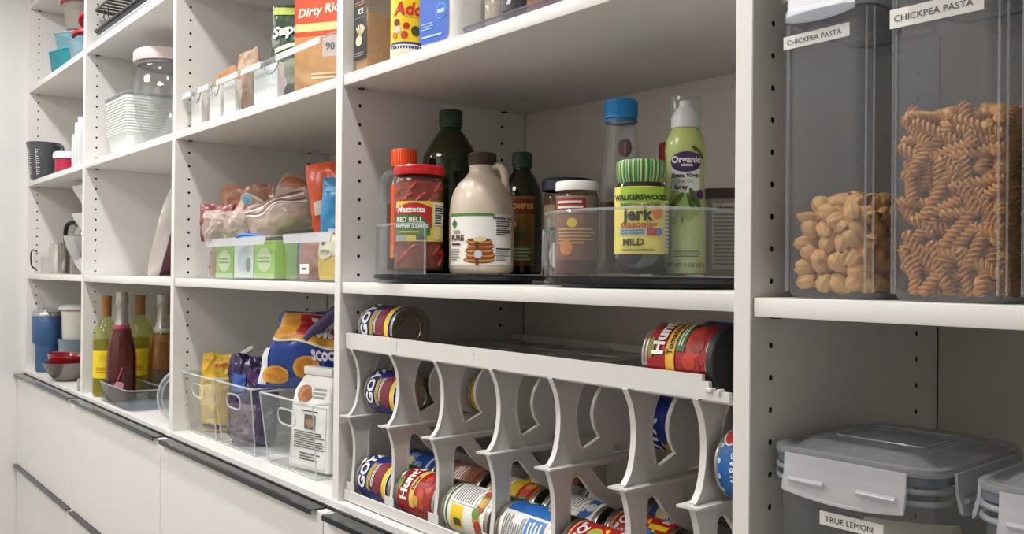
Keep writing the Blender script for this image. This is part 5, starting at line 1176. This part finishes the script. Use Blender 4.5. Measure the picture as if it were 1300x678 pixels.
# topmost shelf
t = thing('food_tub', 'teal rectangular food tub at the bottom of the container pile', 'tub', (.300, .085, ZQ), 12)
TE = CLR('#5fc4cc', 1.45, .5, '#2fa3b0'); MB().loft([rr(.135, .095, .014, 0, 4), rr(.155, .115, .018, .090, 4), rr(.151, .111, .017, .090, 4), rr(.131, .091, .012, .003, 4)], TE).build('tub_body', t, 40)
MB().tube(rr(.156, .116, .018, .090, 4), .003, M('#35a9b5', .35), 8, True).build('rim', t, 50)
t = thing('food_tub', 'pale blue clear tub stacked on the teal tub', 'tub', (.335, .090, ZQ+.0940), 30)
MB().loft([rr(.11, .09, .014, 0, 4), rr(.13, .105, .018, .055, 4), rr(.126, .101, .017, .055, 4), rr(.106, .086, .012, .003, 4)], CLR('#c4e2ea', 1.45, .3, '#9cc6d4')).build('tub_body', t, 40)
MB().tube(rr(.131, .106, .018, .055, 4), .0026, CLR('#cfe6ee', 1.5, .5), 8, True).build('rim', t, 50)
def rlid(label, loc, rx, ry, rz, r=.062):
    t = thing('container_cover', label, 'lid', loc, rz, None, rx, ry)
    MB().lathe([(0, 0), (r*.7, 0), (r*.75, .003), (r*.92, .003), (r, .005), (r, .014), (r*.96, .015), (r*.9, .007), (0, .006)], M('#b3262e', .35), 44).build('lid_disc', t, 40)
    MB().tube([(r*.8*math.cos(2*math.pi*i/32), r*.8*math.sin(2*math.pi*i/32), .0068) for i in range(32)], .0016, M('#c93a40', .35), 6, True).build('raised_ring', t, 50)
t = thing('food_tub', 'clear tub standing right of the teal tub under the red lid', 'tub', (.520, .095, ZQ), 0)
MB().loft([rr(.13, .11, .014, 0, 4), rr(.15, .13, .018, .088, 4), rr(.146, .126, .017, .088, 4), rr(.126, .106, .012, .003, 4)], CLR('#cfe3ea', 1.45, .28, '#a9c9d4')).build('tub_body', t, 40)
rlid('red round lid lying tilted on the clear tub', (.520, .090, ZQ+.0985), 0, -8, 0)
rlid('red round lid leaning between the tubs, upper one', (.505, .110, ZQ+.1600), 0, -22, 0, .058)
t = thing('round_tub', 'large clear round tub with red lid at the top of the container pile', 'tub', (.350, .105, ZQ+.1540), 0)
MB().lathe([(0, 0), (.050, .0006), (.054, .004), (.070, .100), (.068, .100), (.052, .006), (0, .005)], CLR('#eae6e2', 1.45, .22, '#cfcac4'), 44).build('tub_body', t, 40)
MB().lathe([(.072, .098), (.075, .0985), (.075, .112), (.070, .115), (0, .1155)], M('#b3262e', .35), 44).build('lid', t, 40)

# ================================================================ light, camera, colour
w = bpy.data.worlds.new('room_light'); sc.world = w; w.use_nodes = True
bg = w.node_tree.nodes['Background']; bg.inputs[0].default_value = (1.0, .975, .95, 1); bg.inputs[1].default_value = AMB
cam = bpy.data.cameras.new('camera'); co = bpy.data.objects.new('camera', cam); col.objects.link(co)
f, yaw, pitch, roll, sy = 1097.27, .8673, .0038, .0087, 2.944
fw = Vector((-math.sin(yaw)*math.cos(pitch), math.cos(yaw)*math.cos(pitch), math.sin(pitch))); rg = Vector((math.cos(yaw), math.sin(yaw), 0)); up = rg.cross(fw)
r2 = rg*math.cos(roll)+up*math.sin(roll); u2 = up*math.cos(roll)-rg*math.sin(roll)
mw = Matrix((r2, u2, -fw)).transposed().to_4x4(); mw.translation = (3.6975, -.7175, H); co.matrix_world = mw
cam.sensor_fit = 'HORIZONTAL'; cam.sensor_width = 36; cam.lens = 36*f/1300; cam.shift_y = sy/1300; cam.clip_start = .02
sc.camera = co
vs = sc.view_settings; vs.view_transform = 'Standard'; vs.look = 'None'; vs.exposure = EXPO; vs.gamma = 1; vs.use_curve_mapping = False
try:
    sc.cycles.transparent_max_bounces = 32; sc.cycles.max_bounces = 10; sc.cycles.sample_clamp_indirect = 4
except Exception: pass
